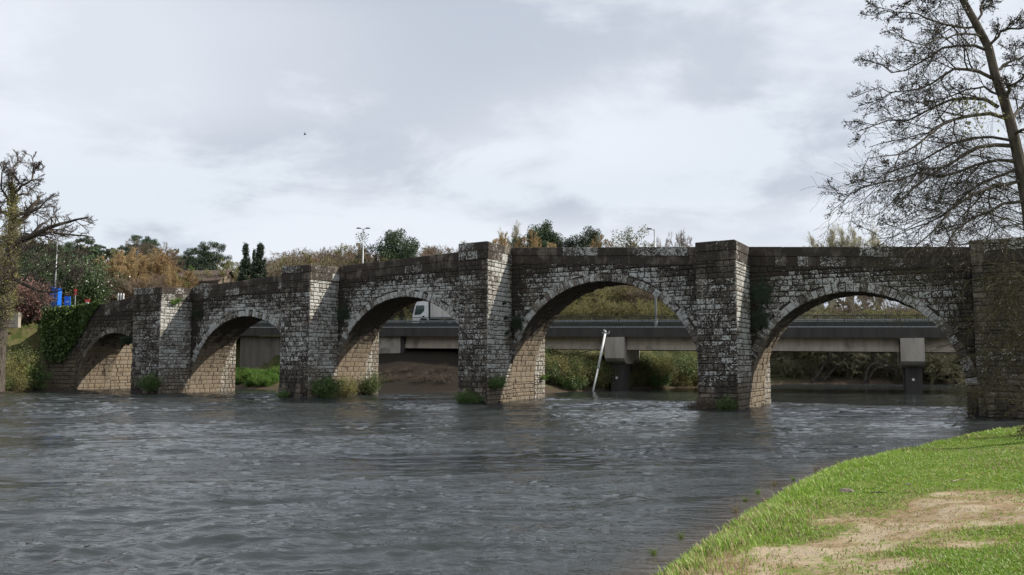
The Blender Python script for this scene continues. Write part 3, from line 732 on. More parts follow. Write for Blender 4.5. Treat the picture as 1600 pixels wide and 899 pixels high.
for nm, lst in hid.items():
    big = MB(); mm = []
    for mb, mx in lst:
        nv_ = sum(len(v) for v in mb.v); big.put(np.vstack(mb.v), [tuple(f) for fs in mb.f.values() for f in fs]); mm.append(np.tile(mx, (nv_, 1)))
    add('rear_' + nm + 's', big.mesh('rear_' + nm, STONE, attr={'mix': np.vstack(mm)}), bridge, kind='stuff')
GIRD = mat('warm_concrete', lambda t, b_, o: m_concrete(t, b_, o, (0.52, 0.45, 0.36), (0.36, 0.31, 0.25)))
# ------------------------------------------------------------------ modern road bridge
rbr = thing('road_bridge', rb(0, 5, 0), 'low concrete road bridge with steel railing crossing the river behind the stone bridge', 'bridge', worldkids=True)
L0, L1 = -40.0, 92.0
def strip(mb, l0, l1, m0, m1, z0, z1, step=200):
    """box following the deck slope; z relative to the deck"""
    mb.box8([rb(l0, m0, deckz(l0) + z0), rb(l1, m0, deckz(l1) + z0), rb(l1, m1, deckz(l1) + z0), rb(l0, m1, deckz(l0) + z0),
             rb(l0, m0, deckz(l0) + z1), rb(l1, m0, deckz(l1) + z1), rb(l1, m1, deckz(l1) + z1), rb(l0, m1, deckz(l0) + z1)])
mb = MB(); strip(mb, L0 - 30, L1, 0.35, 10.6, -0.30, 0.0); add('deck_slab', mb.mesh('deck_slab', CONC), rbr)
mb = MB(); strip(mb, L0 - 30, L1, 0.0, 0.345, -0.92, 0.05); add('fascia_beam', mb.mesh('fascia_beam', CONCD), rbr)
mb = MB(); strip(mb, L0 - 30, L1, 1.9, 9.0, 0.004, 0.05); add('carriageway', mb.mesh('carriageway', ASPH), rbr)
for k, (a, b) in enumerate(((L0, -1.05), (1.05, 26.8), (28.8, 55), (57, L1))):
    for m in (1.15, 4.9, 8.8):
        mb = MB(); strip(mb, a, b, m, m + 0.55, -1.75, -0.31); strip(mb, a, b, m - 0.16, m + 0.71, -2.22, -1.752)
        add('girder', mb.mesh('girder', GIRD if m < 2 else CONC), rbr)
# hammerhead piers
def pier(l, skew, nm='bridge_pier'):
    c = rb(l, 0, 0)[:2]; dn_ = np.array([skew, 1.0]); dn_ /= np.linalg.norm(dn_); du = np.array([dn_[1], -dn_[0]])
    zt = deckz(l) - 0.95
    fr = lambda a, b, z: np.array([*(c + du * a + dn_ * b), z])
    p = add(nm, None, rbr)
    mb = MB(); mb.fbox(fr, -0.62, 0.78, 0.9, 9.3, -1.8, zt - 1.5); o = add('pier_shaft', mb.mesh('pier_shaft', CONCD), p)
    mb = MB(); hw = 1.0
    prof = [(-0.25, zt), (-0.25, zt - 2.15), (0.15, zt - 2.45), (1.3, zt - 2.75), (8.6, zt - 2.75), (10.2, zt - 2.35), (10.2, zt)]
    mb.prism([fr(-hw, b, z) for b, z in prof], fr(hw, 0, 0) - fr(-hw, 0, 0))
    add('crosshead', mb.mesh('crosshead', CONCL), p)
    mb = MB(); mb.tube([fr(0.0, 0.88, 1.25), fr(0.0, 0.80, 1.25)], 0.13, 12); add('marker_disc', mb.mesh('marker_disc', WHITEP), p)
pier(0.0, 0.315); pier(27.8, 0.43); pier(56.0, 0.40)
# left abutment of the road bridge: panels with vertical joints, and dark bank wall below the deck
q0 = -32.3
for k, (a, b) in enumerate(((-45.5, -35.6), (-35.55, -31.0), (-30.95, -27.5), (-27.45, -24.4))):
    mb = MB(); strip(mb, a, b, 0.62 + (0.12 if k == 0 else 0), 1.2, -6.6, -0.93); add('abutment_panel', mb.mesh('abutment_panel', CONCL if k else CONC), rbr)
mb = MB(); strip(mb, -24.35, -24.0, 0.7, 10.2, -6.6, -0.93); add('abutment_wall', mb.mesh('abutment_wall', CONCD), rbr)
# railing
rl = add('railing', None, rbr)
rail = MB()
kerb = MB(); strip(kerb, L0 - 30, L1, 1.3, 1.55, 0.0, 0.62); add('kerb_wall', kerb.mesh('kerb_wall', CONCD), rbr)
for z_, th in ((1.18, 0.035), (0.72, 0.03), (0.50, 0.03), (0.28, 0.03)):
    strip(rail, L0 - 12, L1, 0.12, 0.12 + 2 * th, z_ - th, z_ + th)
add('handrail', rail.mesh('handrail', DARKM), rl)
foot = MB(); strip(foot, L0 - 12, L1, 0.02, 0.22, 0.055, 0.13); add('foot_rail', foot.mesh('foot_rail', GALV), rl)
bal = MB()
for l in np.arange(L0 - 12, L1, 0.17):
    z = deckz(l); bal.fbox(lambda a, b, c: rb(a, b, c), l, l + 0.03, 0.13, 0.16, z + 0.1, z + 1.18)
add('balusters', bal.mesh('balusters', DARKM), rl, kind='stuff')
post = None
for l in np.arange(L0 - 10, L1, 2.4):
    z = deckz(l); mb = MB(); mb.fbox(lambda a, b, c: rb(a, b, c), l, l + 0.06, 0.05, 0.11, z - 0.12, z + 0.95)
    add('rail_post', mb.mesh('rail_post', DARKM), rl)
mb = MB(); strip(mb, L0 - 30, L1, 1.65, 1.72, 0.74, 0.90); strip(mb, L0 - 30, L1, 1.60, 1.65, 0.70, 0.76)
for l in np.arange(L0 - 28, L1, 4.0): z = deckz(l); mb.fbox(lambda a, b, c: rb(a, b, c), l, l + 0.12, 1.73, 1.8, z, z + 0.8)
add('crash_barrier', mb.mesh('crash_barrier', GALV), rbr)
mb = MB(); strip(mb, L0 - 30, L1, 9.3, 9.37, 0.62, 0.94); add('crash_barrier', mb.mesh('crash_barrier', GALV), rbr)

# bright drain pipe leaning from the deck into the water
pa, pb = P(945.5, 522, 85.2), P(925, 609, 83.3); pb[2] = -0.4
dp = thing('drain_pipe', (pb[0], pb[1], 0), 'long white metal pipe hanging slantwise from the road bridge into the river', 'pipe', worldkids=True)
mid = pa * 0.45 + pb * 0.55 + np.array([0.03, 0, -0.02])
mb = MB(); mb.tube([pa, mid], 0.12, 12); add('upper_pipe', mb.mesh('upper_pipe', WHITEP, True), dp)
mb = MB(); mb.tube([mid * 1.01 - pa * 0.01, pb], 0.10, 12); add('lower_pipe', mb.mesh('lower_pipe', WHITEP, True), dp)
mb = MB(); mb.tube([mid + (pa - pb) * 0.008, mid - (pa - pb) * 0.008], 0.18, 12); add('sleeve', mb.mesh('sleeve', GALV, True), dp)
mb = MB(); k0 = pa + np.array([0.1, 0.2, 0.0])
mb.tube([pa + (pa - pb) * 0.01, pa + np.array([0.02, 0.1, 0.25]), pa + np.array([-0.1, 0.3, 0.38])], 0.13, 10); mb.tube([pa + np.array([-0.3, 0.1, 0.1]), pa + np.array([0.4, 0.1, 0.02])], 0.07, 8); mb.tube([pa + np.array([0.4, 0.1, 0.02]), pa + np.array([0.45, 0.1, 0.3])], 0.06, 8)
add('bracket', mb.mesh('bracket', GALV, True), dp)
# cable slung under the road bridge
c0, c1 = P(848, 557, 86.0), P(929, 546.5, 86.6)
cb_ = [c0 + (c1 - c0) * t + np.array([0, 0, -0.35 * 4 * t * (1 - t) * 0.5]) for t in np.linspace(0, 1, 12)] + [P(944, 549, 86), P(958, 549.5, 86)]
cb_ = [c0 + np.array([-8, 1, -1.0])] + cb_
mb = MB(); mb.tube(cb_, 0.05, 6); o = add('cable', mb.mesh('cable', RUBBER, True), None, 'thin dark cable slung across to the left pier of the road bridge', 'cable')

# ------------------------------------------------------------------ street lamps
def lamp(loc, h, heads, label, group='tall street lamps', r0=0.11, band=False, arm=0.55):
    t = thing('street_lamp', loc, label, 'street lamp', group)
    mb = MB(); mb.tube([(0, 0, 0), (0, 0, h * 0.5), (0, 0, h)], [r0, r0 * 0.8, r0 * 0.5], 10); add('pole', mb.mesh('pole', GALV, True), t)
    mb = MB(); mb.fbox(lambda a, b, c: (a, b, c), -0.2, 0.2, -0.2, 0.2, 0, 0.06); mb.tube([(0, 0, 0), (0, 0, 0.9)], r0 * 1.35, 10); add('base_sleeve', mb.mesh('base_sleeve', GALV), t)
    for s in heads:
        mb = MB(); mb.tube([(0, 0, h - 0.15), (s * arm * 0.5, 0, h + 0.03), (s * arm, 0, h + 0.06)], 0.04, 6); a = add('lamp_arm', mb.mesh('lamp_arm', GALV), t)
        mb = MB(); mb.box8([(s * arm - .28, -.13, h), (s * arm + .28, -.13, h), (s * arm + .28, .13, h), (s * arm - .28, .13, h), (s * arm - .2, -.09, h + .14), (s * arm + .2, -.09, h + .12), (s * arm + .2, .09, h + .12), (s * arm - .2, .09, h + .14)])
        add('lamp_head', mb.mesh('lamp_head', DARKM), t)
    return t
p = P(565.5, 500, 99.5); lamp((p[0], p[1], 6.7), 12.2, (-1, 1), 'street lamp with two short arms behind the middle of the rising parapet')
p = P(1025, 514, 85.6); lb = rb(3.6 + 1.0, 0.6, 0); lamp((p[0], p[1], 6.3), 10.3, (-1,), 'single-armed lamp post on the road bridge, seen through the second arch from the right', r0=0.13)
p = P(86, 452, 92); lamp((p[0], p[1], 8.2), 8.6, (1,), 'pale lamp post behind the blue box near the left bank tree', r0=0.10)

# ------------------------------------------------------------------ truck
lt = (P(644, 500, 100)[0]) ; 
# position along the carriageway: front of the cab at the ray of 644
def l_at(px, m):
    r = ray(px, 500)[:2]; A = np.array([RB_U, -r]).T; q = RB_A + (m - 1.5) * RB_N; s, t_ = np.linalg.solve(A, -q); return s
lf = l_at(643.5, 2.6); mt0, mt1 = 2.6, 5.05; zr = deckz(lf) + 0.05
tr = thing('truck', rb(lf + 4, 3.8, zr), 'white lorry with cream box trailer driving left over the road bridge', 'truck', worldkids=True)
tf = lambda a, b, c: rb(lf + a, mt0 + b, zr + c)
def tbox(mb, *a): return mb.fbox(tf, *a)
mb = MB(); prof = [(0.12, 0.55), (0.02, 1.2), (0.12, 1.75), (0.42, 2.78), (0.62, 3.02), (1.3, 3.12), (2.0, 3.0), (2.05, 0.95), (1.95, 0.95), (1.75, 1.12), (1.2, 1.18), (0.9, 0.92), (0.8, 0.5)]
mb.prism([tf(a, 0.04, c) for a, c in prof], tf(0, 2.40, 0) - tf(0, 0, 0)); cab = add('cab', mb.mesh('cab', WHITEP), tr)
mb = MB(); wp = [(0.50, 2.62), (1.52, 2.62), (1.52, 2.0), (1.05, 1.58), (0.30, 1.52)]
mb.prism([tf(a, 0.022, c) for a, c in wp], tf(0, 0.03, 0) - tf(0, 0, 0)); add('side_window', mb.mesh('side_window', GLASSD), cab)
mb = MB(); mb.prism([tf(0.13, 0.2, 1.72), tf(0.42, 0.2, 2.72), tf(0.36, 0.2, 2.74), tf(0.05, 0.2, 1.74)], tf(0, 2.1, 0) - tf(0, 0, 0)); add('windscreen', mb.mesh('windscreen', GLASSD), cab)
mb = MB(); tbox(mb, 1.28, 1.55, 0.0, 0.035, 1.3, 1.42); add('door_handle', mb.mesh('door_handle', RUBBER), cab)
mb = MB(); tbox(mb, 0.02, 0.16, -0.28, -0.1, 1.7, 2.45); tbox(mb, 0.08, 0.14, -0.12, 0.04, 2.35, 2.4); add('wing_mirror', mb.mesh('wing_mirror', RUBBER), cab)
mb = MB(); tbox(mb, -0.02, 0.6, 0.0, 2.44, 0.28, 0.56); add('bumper', mb.mesh('bumper', WHITEP), cab)
mb = MB(); tbox(mb, 0.0, 0.1, 0.1, 0.5, 0.6, 0.8); add('headlight', mb.mesh('headlight', GALV), cab)
mb = MB(); tbox(mb, 2.07, 2.28, 0.06, 2.38, 0.9, 3.0); add('cab_rear_fairing', mb.mesh('cab_rear_fairing', RUBBER), tr)
mb = MB(); tbox(mb, 0.8, 12.8, 0.7, 1.7, 0.62, 0.95); add('chassis', mb.mesh('chassis', RUBBER), tr)
mb = MB(); tbox(mb, 2.3, 12.9, 0.0, 2.45, 1.15, 3.75); trl = add('trailer_box', mb.mesh('trailer_box', TARP), tr)
for k in range(9):
    mb = MB(); a = 2.5 + k * 1.25; tbox(mb, a, a + 0.05, -0.02, 0.0, 1.2, 3.7); add('side_post', mb.mesh('side_post', GALV), trl)
mb = MB(); tbox(mb, 2.3, 12.9, -0.015, 0.0, 1.1, 1.22); add('side_rail', mb.mesh('side_rail', GALV), trl)
for a in (1.42, 4.6, 10.2, 11.4):
    for b in (0.05, 2.1):
        mb = MB(); mb.tube([tf(a, b, 0.5), tf(a, b + 0.3, 0.5)], 0.5, 20); wh = add('wheel', mb.mesh('wheel', RUBBER, False), tr)
        mb = MB(); mb.tube([tf(a, b - 0.02, 0.5), tf(a, b + 0.1, 0.5)], 0.24, 14); add('rim', mb.mesh('rim', GALV), wh)

# ------------------------------------------------------------------ things by the left end
def at(px, Y, z): p = P(px, 500, Y); return np.array([p[0], p[1], z])
kz = 8.2
q = at(85.5, 91, 7.3)
t = thing('kiosk', (q[0], q[1], 7.3), 'tall bright blue box standing behind the ivy-covered wall by the lamp post', 'cabinet')
mb = MB(); mb.box(-0.45, 0.42, -0.4, 0.4, 0.0, 3.65); add('cabinet_body', mb.mesh('cabinet_body', BLUEP), t)
mb = MB(); mb.prism([(-0.5, -0.45, 3.66), (0.47, -0.45, 3.5), (0.47, -0.45, 3.56), (-0.5, -0.45, 3.76)], (0, 0.9, 0)); add('roof_panel', mb.mesh('roof_panel', BLUEP), t)
q = at(104, 91.5, 7.3)
t = thing('information_sign', (q[0], q[1], 7.3), 'small blue sign with a white arrow mark on posts, right of the tall blue box', 'sign')
mb = MB(); mb.box(-0.32, 0.32, -0.05, 0.05, 1.65, 2.78); add('sign_panel', mb.mesh('sign_panel', BLUEP), t)
for s in (-.24, .24):
    mb = MB(); mb.tube([(s, .09, 0), (s, .09, 1.9)], 0.035, 6); add('post', mb.mesh('post', GALV), t)
mb = MB(); mb.box(-0.2, 0.13, -0.056, -0.052, 2.12, 2.2); mb.prism([(0.1, -0.056, 2.06), (0.24, -0.056, 2.18), (0.1, -0.056, 2.30)], (0, 0.004, 0)); add('arrow_mark', mb.mesh('arrow_mark', WHITEP), t)
def pole_sign(px, Y, h, label, head, r=0.05, z=7.3):
    q = at(px, Y, z); t = thing('road_sign', (q[0], q[1], z), label, 'sign')
    mb = MB(); mb.tube([(0, 0, 0), (0, 0, h)], r, 8); add('post', mb.mesh('post', GALV), t); head(t, h)
def hd(t, h):
    mb = MB(); mb.prism([(-0.22, -.06, h - 0.25), (0.22, -.06, h - 0.25), (0.0, -.06, h + 0.15)], (0, .04, 0)); mb.prism([(0.22, -.055, h - 0.62), (0, -.055, h - .28), (-0.22, -.055, h - 0.62)], (0, .03, 0)); add('sign_panel', mb.mesh('sign_panel', REDP), t)
pole_sign(116, 92, 3.6, 'red-topped road sign on a grey post between the small blue sign and the green tree', hd)
def hd2(t, h):
    mb = MB(); mb.box(-0.28, 0.24, -.08, .0, h - 0.3, h); add('sign_panel', mb.mesh('sign_panel', REDP), t)
    mb = MB(); mb.box(-0.14, 0.14, -.1, .05, h - 1.2, h - 0.31); add('white_sleeve', mb.mesh('white_sleeve', WHITEP), t)
pole_sign(135.5, 92, 2.5, 'low white post with a red top beside the old bridge approach', hd2, 0.06)
q = at(72, 90.5, 7.3); t = thing('meter_box', (q[0], q[1], 7.3), 'narrow grey box on a post left of the tall blue box', 'cabinet')
mb = MB(); mb.box(-0.13, 0.13, -.1, .1, 1.4, 2.9); add('box', mb.mesh('box', GALV), t); mb = MB(); mb.tube([(0, 0, 0), (0, 0, 1.4)], .05, 6); add('post', mb.mesh('post', GALV), t)
gw = []
for k, px in enumerate((183.5, 187.5, 191.5)):
    q = at(px, 90, 7.6); t = thing('bollard', (q[0], q[1], 7.6), ['leftmost', 'middle', 'rightmost'][k] + ' of three short white posts above the parapet left of the first pier', 'bollard', 'white posts behind the left parapet')
    mb = MB(); mb.tube([(0, 0, 0), (0, 0, 2.55 + 0.1 * (k % 2))], [0.09, 0.075], 8); add('shaft', mb.mesh('shaft', WHITEP), t)
    mb = MB(); mb.tube([(0, 0, 2.45), (0, 0, 2.7)], [0.1, 0.05], 8); add('cap', mb.mesh('cap', WHITEP), t)
# pale wall block and little fence on top of the wing wall
fe = thing('iron_fence', fr_wing(6, 7.4, 0.5), 'thin iron fence with a pale post above the wing wall under the pink bush', 'fence', worldkids=True)
for k in range(10):
    p0 = at(9 + 2.9 * k, 88.5, 8.0); mb = MB(); r_ = 0.03
    mb.tube([p0, p0 + np.array([0, 0, 1.3])], r_, 6); add('picket', mb.mesh('picket', REDP if k % 2 else RUBBER), fe)
p0 = at(23.5, 88.4, 8.0); mb = MB(); mb.tube([p0, p0 + np.array([0, 0, 1.75])], 0.08, 8); add('post', mb.mesh('post', GALV), fe)
mb = MB(); a, b = at(6, 88.6, 9.2), at(38, 88.6, 9.2); mb.tube([a, b], 0.025, 6); add('fence_rail', mb.mesh('fence_rail', RUBBER), fe)
lw = thing('low_wall', at(17, 88, 7.4), 'pale kerb wall under the iron fence on the left bank', 'wall', worldkids=True)
for k, (a, b, h) in enumerate(((7.5, 13.2, 8.35), (13.5, 28.5, 8.12))):
    p0, p1 = at(a, 87.7, 0), at(b, 87.7, 0); mb = MB(); mb.box(p0[0], p1[0], p0[1], p0[1] + 0.5, 6.5, h); add('wall_block', mb.mesh('wall_block', CONCL), lw)
q = at(0.0, 86, 8.0); t = thing('notice_board', (q[0], q[1], 8.0), 'white board at the very left edge behind the ivy-clad tree trunk', 'sign')
mb = MB(); mb.box(-0.9, 0.17, -.04, .04, 0.5, 1.9); add('panel', mb.mesh('panel', WHITEP), t); mb = MB(); mb.tube([(-.7, .06, -1), (-.7, .06, 1.8)], .05, 6); add('post', mb.mesh('post', GALV), t)

# ------------------------------------------------------------------ houses
def house(loc, wx, wy, h, rh, label, rz=0.0, wins=((0.0, 0.9),), chim=True):
    t = thing('stone_house', loc, label, 'house', rz=rz)
    mb = MB(); mb.box(-wx, wx, -wy, wy, -3, h); mb.prism([(-wx, -wy, h), (-wx, wy, h), (-wx, 0, h + rh)], (0.3, 0, 0)); mb.prism([(wx - .3, -wy, h), (wx - .3, wy, h), (wx - .3, 0, h + rh)], (0.3, 0, 0))
    wl = add('wall', mb.mesh('wall', HOUSEW), t)
    rf = MB()
    n = int(wx * 2 / 0.45)
    for sgn in (-1, 1):
        for k in range(n + 1):
            x0 = -wx - 0.4 + k * (2 * wx + 0.8) / (n + 1); x1 = x0 + (2 * wx + 0.8) / (n + 1) - 0.04
            e = 0.35; zl = h - e * rh / wy
            rf.box8([(x0, sgn * (wy + e), zl + .02), (x1, sgn * (wy + e), zl + .02), (x1, 0, h + rh + .05), (x0, 0, h + rh + .05), (x0 + .08, sgn * (wy + e), zl + .2), (x1 - .08, sgn * (wy + e), zl + .2), (x1 - .08, 0, h + rh + .22), (x0 + .08, 0, h + rh + .22)])
    roof = add('roof', rf.mesh('roof', TILE), t)
    for wxp, wz in wins:
        mb = MB(); mb.box(wxp - .55, wxp + .55, -wy - .06, -wy + .1, wz, wz + 1.3); f = add('window', mb.mesh('window', WHITEP), t)
        mb = MB()
        for s in (-1, 1): mb.box(wxp + s * .26 - .2, wxp + s * .26 + .2, -wy - .075, -wy - .061, wz + .1, wz + 1.2)
        add('pane', mb.mesh('pane', GLASSD), f)
    if chim: mb = MB(); mb.box(wx * .5, wx * .5 + .7, -.4, .4, h + rh * .6, h + rh + 1.0); add('chimney', mb.mesh('chimney', HOUSEW), roof)
    return t
q = P(320, 455, 122); house((q[0], q[1], 11.4), 3.6, 3.2, 3.0, 1.7, 'long granite house with a brown tiled roof above the left slope of the bridge', rz=-0.12, wins=((1.6, 1.3),), chim=False)
q = P(30, 455, 118); house((q[0], q[1], 9.5), 4.0, 3.5, 3.3, 2.0, 'small house gable half hidden behind the pink bush at the far left', rz=0.3, wins=(), chim=True)
# fence under the road bridge on the far bank
wf = thing('panel_fence', P(1070, 548, 112), 'pale panel fence with dark posts seen just below the road bridge girder', 'fence', worldkids=True)
for k in range(12):
    p0 = P(1000 + k * 12.2, 548, 112); p1 = P(1000 + (k + 1) * 12.2 - 2, 548, 112)
    mb = MB(); mb.box(p0[0], p1[0], p0[1], p0[1] + 0.06, 3.1, 5.0); add('fence_panel', mb.mesh('fence_panel', CONCL), wf)
    mb = MB(); mb.box(p1[0] + 0.01, p1[0] + 0.17, p0[1] - 0.06, p0[1] + 0.1, 3.1, 5.1); add('fence_post', mb.mesh('fence_post', RUBBER), wf)
# bird
q = P(476.5, 210.5, 90); t = thing('bird', q, 'tiny dark bird flying high above the left half of the bridge', 'bird')
mb = MB(); mb.tube([(-0.17, 0, -.03), (-0.08, 0, 0), (0.05, 0, 0.02), (0.16, 0, 0.0)], [0.01, 0.05, 0.05, 0.015], 8); add('body', mb.mesh('body', RUBBER), t)
for s in (-1, 1):
    mb = MB(); mb.prism([(0.06, 0, 0.02), (-0.06, 0, 0.02), (-0.02, s * .22, .16), (0.04, s * .22, .17)], (0, 0, .015)); mb.prism([(0.04, s * .22, .17), (-0.02, s * .22, .16), (-0.07, s * .45, .10)], (0, 0, .012)); add('wing', mb.mesh('wing', RUBBER), t)
# ------------------------------------------------------------------ vegetation
def kids(r, pts, rad, n, t0, t1, ang, lenr, radr, npts=4, wob=0.12, up=0.0, taper=0.35, lenabs=None, flat=0.0):
    """grow n children from every parent branch; returns pts (B*n,npts,3), rad"""
    Bn, m, _ = pts.shape
    t = (r.random((Bn, n)) * (1.0) + np.arange(n)[None, :]) / n; t = t0 + (t1 - t0) * t
    x = t * (m - 1); i0 = np.clip(np.floor(x).astype(int), 0, m - 2); fr = (x - i0)[..., None]; bi = np.arange(Bn)[:, None]
    p0 = pts[bi, i0] * (1 - fr) + pts[bi, i0 + 1] * fr; tan = unit(pts[bi, i0 + 1] - pts[bi, i0])
    r0 = rad[bi, i0] * (1 - fr[..., 0]) + rad[bi, i0 + 1] * fr[..., 0]
    rv = unit(r.normal(size=tan.shape)); perp = unit(rv - (rv * tan).sum(-1, keepdims=True) * tan)
    if flat: perp[..., 2] *= (1 - flat); perp = unit(perp)
    a = ang * (0.7 + 0.6 * r.random((Bn, n)))[..., None]
    d = unit(tan * np.cos(a) + perp * np.sin(a) + np.array([0, 0, up]))
    plen = np.linalg.norm(np.diff(pts, axis=1), axis=-1).sum(-1)[:, None]
    L = (plen * lenr if lenabs is None else np.full((Bn, 1), lenabs)) * (1.15 - 0.6 * (t - t0) / (t1 - t0 + 1e-6)) * (0.65 + 0.7 * r.random((Bn, n)))
    out = [p0]; st = (L / (npts - 1))[..., None]
    for k in range(npts - 1):
        out.append(out[-1] + d * st); d = unit(d + r.normal(size=d.shape) * wob + np.array([0, 0, up * 0.35]))
    P_ = np.stack(out, 2).reshape(Bn * n, npts, 3)
    rr = np.minimum(r0 * radr, r0 * 0.9).reshape(-1)
    R_ = rr[:, None] * np.linspace(1, taper, npts)[None, :]
    return P_, R_
def resample(p, n):
    p = np.asarray(p, float); s = np.concatenate([[0], np.cumsum(np.linalg.norm(np.diff(p, axis=0), axis=1))]); t = np.linspace(0, s[-1], n)
    return np.stack([np.interp(t, s, p[:, k]) for k in range(3)], -1)
def leafquads(r, c, size, flatten=0.0, droop=0.0, asp=0.55, hang=False):
    n = len(c); size = size * (0.6 + 0.8 * r.random(n))[:, None]
    a = unit(r.normal(size=(n, 3)) + np.array([0, 0, -droop])); b = unit(np.cross(a, r.normal(size=(n, 3))))
    v = np.stack([c - a * size, c + b * size * asp, c + a * size, c - b * size * asp], 1).reshape(-1, 3)
    q = (np.arange(n) * 4)[:, None] + np.arange(4)[None, :]
    return v, q, np.repeat(r.random(n), 4)
class TM:
    def __init__(s): s.v = []; s.q = []; s.a = []; s.mi = []; s.n = 0
    def tubes(s, pts, rad, k, mi=0):
        v, q = tube_batch(pts, rad, k); s.v.append(v); s.q.append(q + s.n); s.n += len(v); s.a.append(np.full(len(v), 0.5)); s.mi.append(np.full(len(q), mi)); return s
    def leaves(s, v, q, a, mi=1): s.v.append(v); s.q.append(q + s.n); s.n += len(v); s.a.append(a); s.mi.append(np.full(len(q), mi)); return s
    def mesh(s, name, mats):
        me = mesh_np(name, np.vstack(s.v), [np.vstack(s.q)], mats, {'rnd': np.concatenate(s.a)})
        me.polygons.foreach_set('material_index', np.concatenate(s.mi).astype(np.int32)); return me
def at_tips(r, pts, per, spread, lo=0.3):
    """random points along branches"""
    Bn, m, _ = pts.shape; t = lo + (1 - lo) * r.random((Bn, per)); x = t * (m - 1); i0 = np.clip(np.floor(x).astype(int), 0, m - 2); f = (x - i0)[..., None]; bi = np.arange(Bn)[:, None]
    p = pts[bi, i0] * (1 - f) + pts[bi, i0 + 1] * f
    return (p + r.normal(size=p.shape) * spread).reshape(-1, 3)
def mat_thick(tm_pts, rad, mn): return np.maximum(rad, mn)

def bare_tree(seed, H=9.0, spread=0.75, leafmat=None, leafsize=0.12, per=2, trunkr=None, up=0.25, n=(9, 8, 7), twig=0.014, multi=1, bark=BARK, upright=False):
    """returns (trunk mesh, crown mesh) of a bare or just budding tree, local coordinates"""
    r = np.random.default_rng(seed); tr = trunkr or H * 0.022
    base = []
    for k in range(multi):
        a = r.random() * 6.28; lean = 0.05 if multi == 1 else 0.28
        d = np.array([math.cos(a) * lean, math.sin(a) * lean, 1.0]); p = [np.zeros(3) + (np.array([math.cos(a), math.sin(a), 0]) * tr if multi > 1 else 0)]
        for j in range(6): p.append(p[-1] + d * H * (0.93 if multi == 1 else 0.8 + 0.2 * r.random()) / 6); d = unit(d + r.normal(size=3) * 0.08)
        base.append(p)
    T = np.array(base); R0 = tr * (1.0 if multi == 1 else 0.6) * np.linspace(1.1, 0.18, 7)[None, :].repeat(multi, 0)
    ang = 0.5 if upright else 0.95
    p1, r1 = kids(r, T, R0, n[0], 0.22, 0.98, ang, 0.42 * spread / 0.75, 0.55, 5, 0.12, up)
    p2, r2 = kids(r, p1, r1, n[1], 0.2, 1.0, ang * 0.85, 0.45, 0.6, 4, 0.15, up * 0.6)
    p3, r3 = kids(r, p2, r2, n[2], 0.15, 1.0, 0.7, 0.5, 0.6, 3, 0.15, up * 0.5)
    t = TM(); t.tubes(T, R0, 8); t.tubes(p1, np.maximum(r1, twig), 5)
    c = TM(); c.tubes(p2, np.maximum(r2, twig), 3, 0); c.tubes(p3, np.maximum(r3, twig * 0.85), 3, 0)
    if leafmat:
        lp = at_tips(r, p3, per, 0.06 * H / 9); c.leaves(*leafquads(r, lp, leafsize))
    return t.mesh('trunk', [bark]), c.mesh('crown', [bark, leafmat or L_BROWN])
def puff(r, centers, radii, n, size, flat=0.7):
    pts = []
    for c, rd in zip(centers, radii):
        u = unit(r.normal(size=(n, 3))) * (r.random((n, 1)) ** 0.45) * rd; u[:, 2] *= flat; pts.append(c + u)
    return np.vstack(pts)
def stone_pine(seed, H=13.0, W_=4.5, clumps=34, leaf=L_PINE, low=0.55, leafn=380, size=0.115, flat=0.5, round_=False):
    r = np.random.default_rng(seed)
    d = np.array([r.normal() * 0.06, r.normal() * 0.06, 1]); p = [np.zeros(3)]
    for j in range(6): p.append(p[-1] + unit(d) * H * 0.9 / 6); d = d + r.normal(size=3) * 0.06
    T = np.array([p]); R0 = (H * 0.022) * np.linspace(1, 0.35, 7)[None]
    p1, r1 = kids(r, T, R0, clumps, low, 1.0, 1.15, 0.36 * W_ / 4.5, 0.5, 5, 0.12, 0.28)
    c_ = p1[:, -1] + r.normal(size=(len(p1), 3)) * 0.2
    if round_:
        extra = p1[:, 2] + r.normal(size=(len(p1), 3)) * 0.6; c_ = np.vstack([c_, extra])
    pts = puff(r, c_, (0.55 + 0.55 * r.random(len(c_))) * W_ / 4.5 * 1.1, leafn, size, flat)
    t = TM(); t.tubes(T, R0, 8); t.tubes(p1, np.maximum(r1, 0.03), 4)
    c = TM(); c.leaves(*leafquads(r, pts, size), 0); return t.mesh('trunk', [BARKD]), c.mesh('crown', [leaf])
def conifer(seed, H=11.0, W_=2.0, leaf=L_DARK, n=26000, size=0.11):
    r = np.random.default_rng(seed)
    t = TM(); T = np.array([[(0, 0, z) for z in np.linspace(0, H, 5)]]); t.tubes(T, H * 0.016 * np.linspace(1, .1, 5)[None], 8)
    nb = 150; z = H * (0.06 + 0.93 * r.random(nb)); a = r.random(nb) * 6.28; L = W_ * (1 - (z / H)) * (0.7 + 0.5 * r.random(nb)) + 0.05
    d = np.stack([np.cos(a), np.sin(a), 0.35 + 0 * a], -1); p0 = np.stack([0 * z, 0 * z, z], -1)
    br = np.stack([p0, p0 + d * L[:, None] * 0.5, p0 + d * L[:, None] * 1.0 + np.array([0, 0, 0.15])], 1); t.tubes(br, np.tile([0.03, 0.02, 0.01], (nb, 1)), 3)
    pts = at_tips(r, br, n // nb, 0.13, 0.05); c = TM(); c.leaves(*leafquads(r, pts, size, droop=-0.6, asp=0.4), 0)
    return t.mesh('trunk', [BARKD]), c.mesh('crown', [leaf])
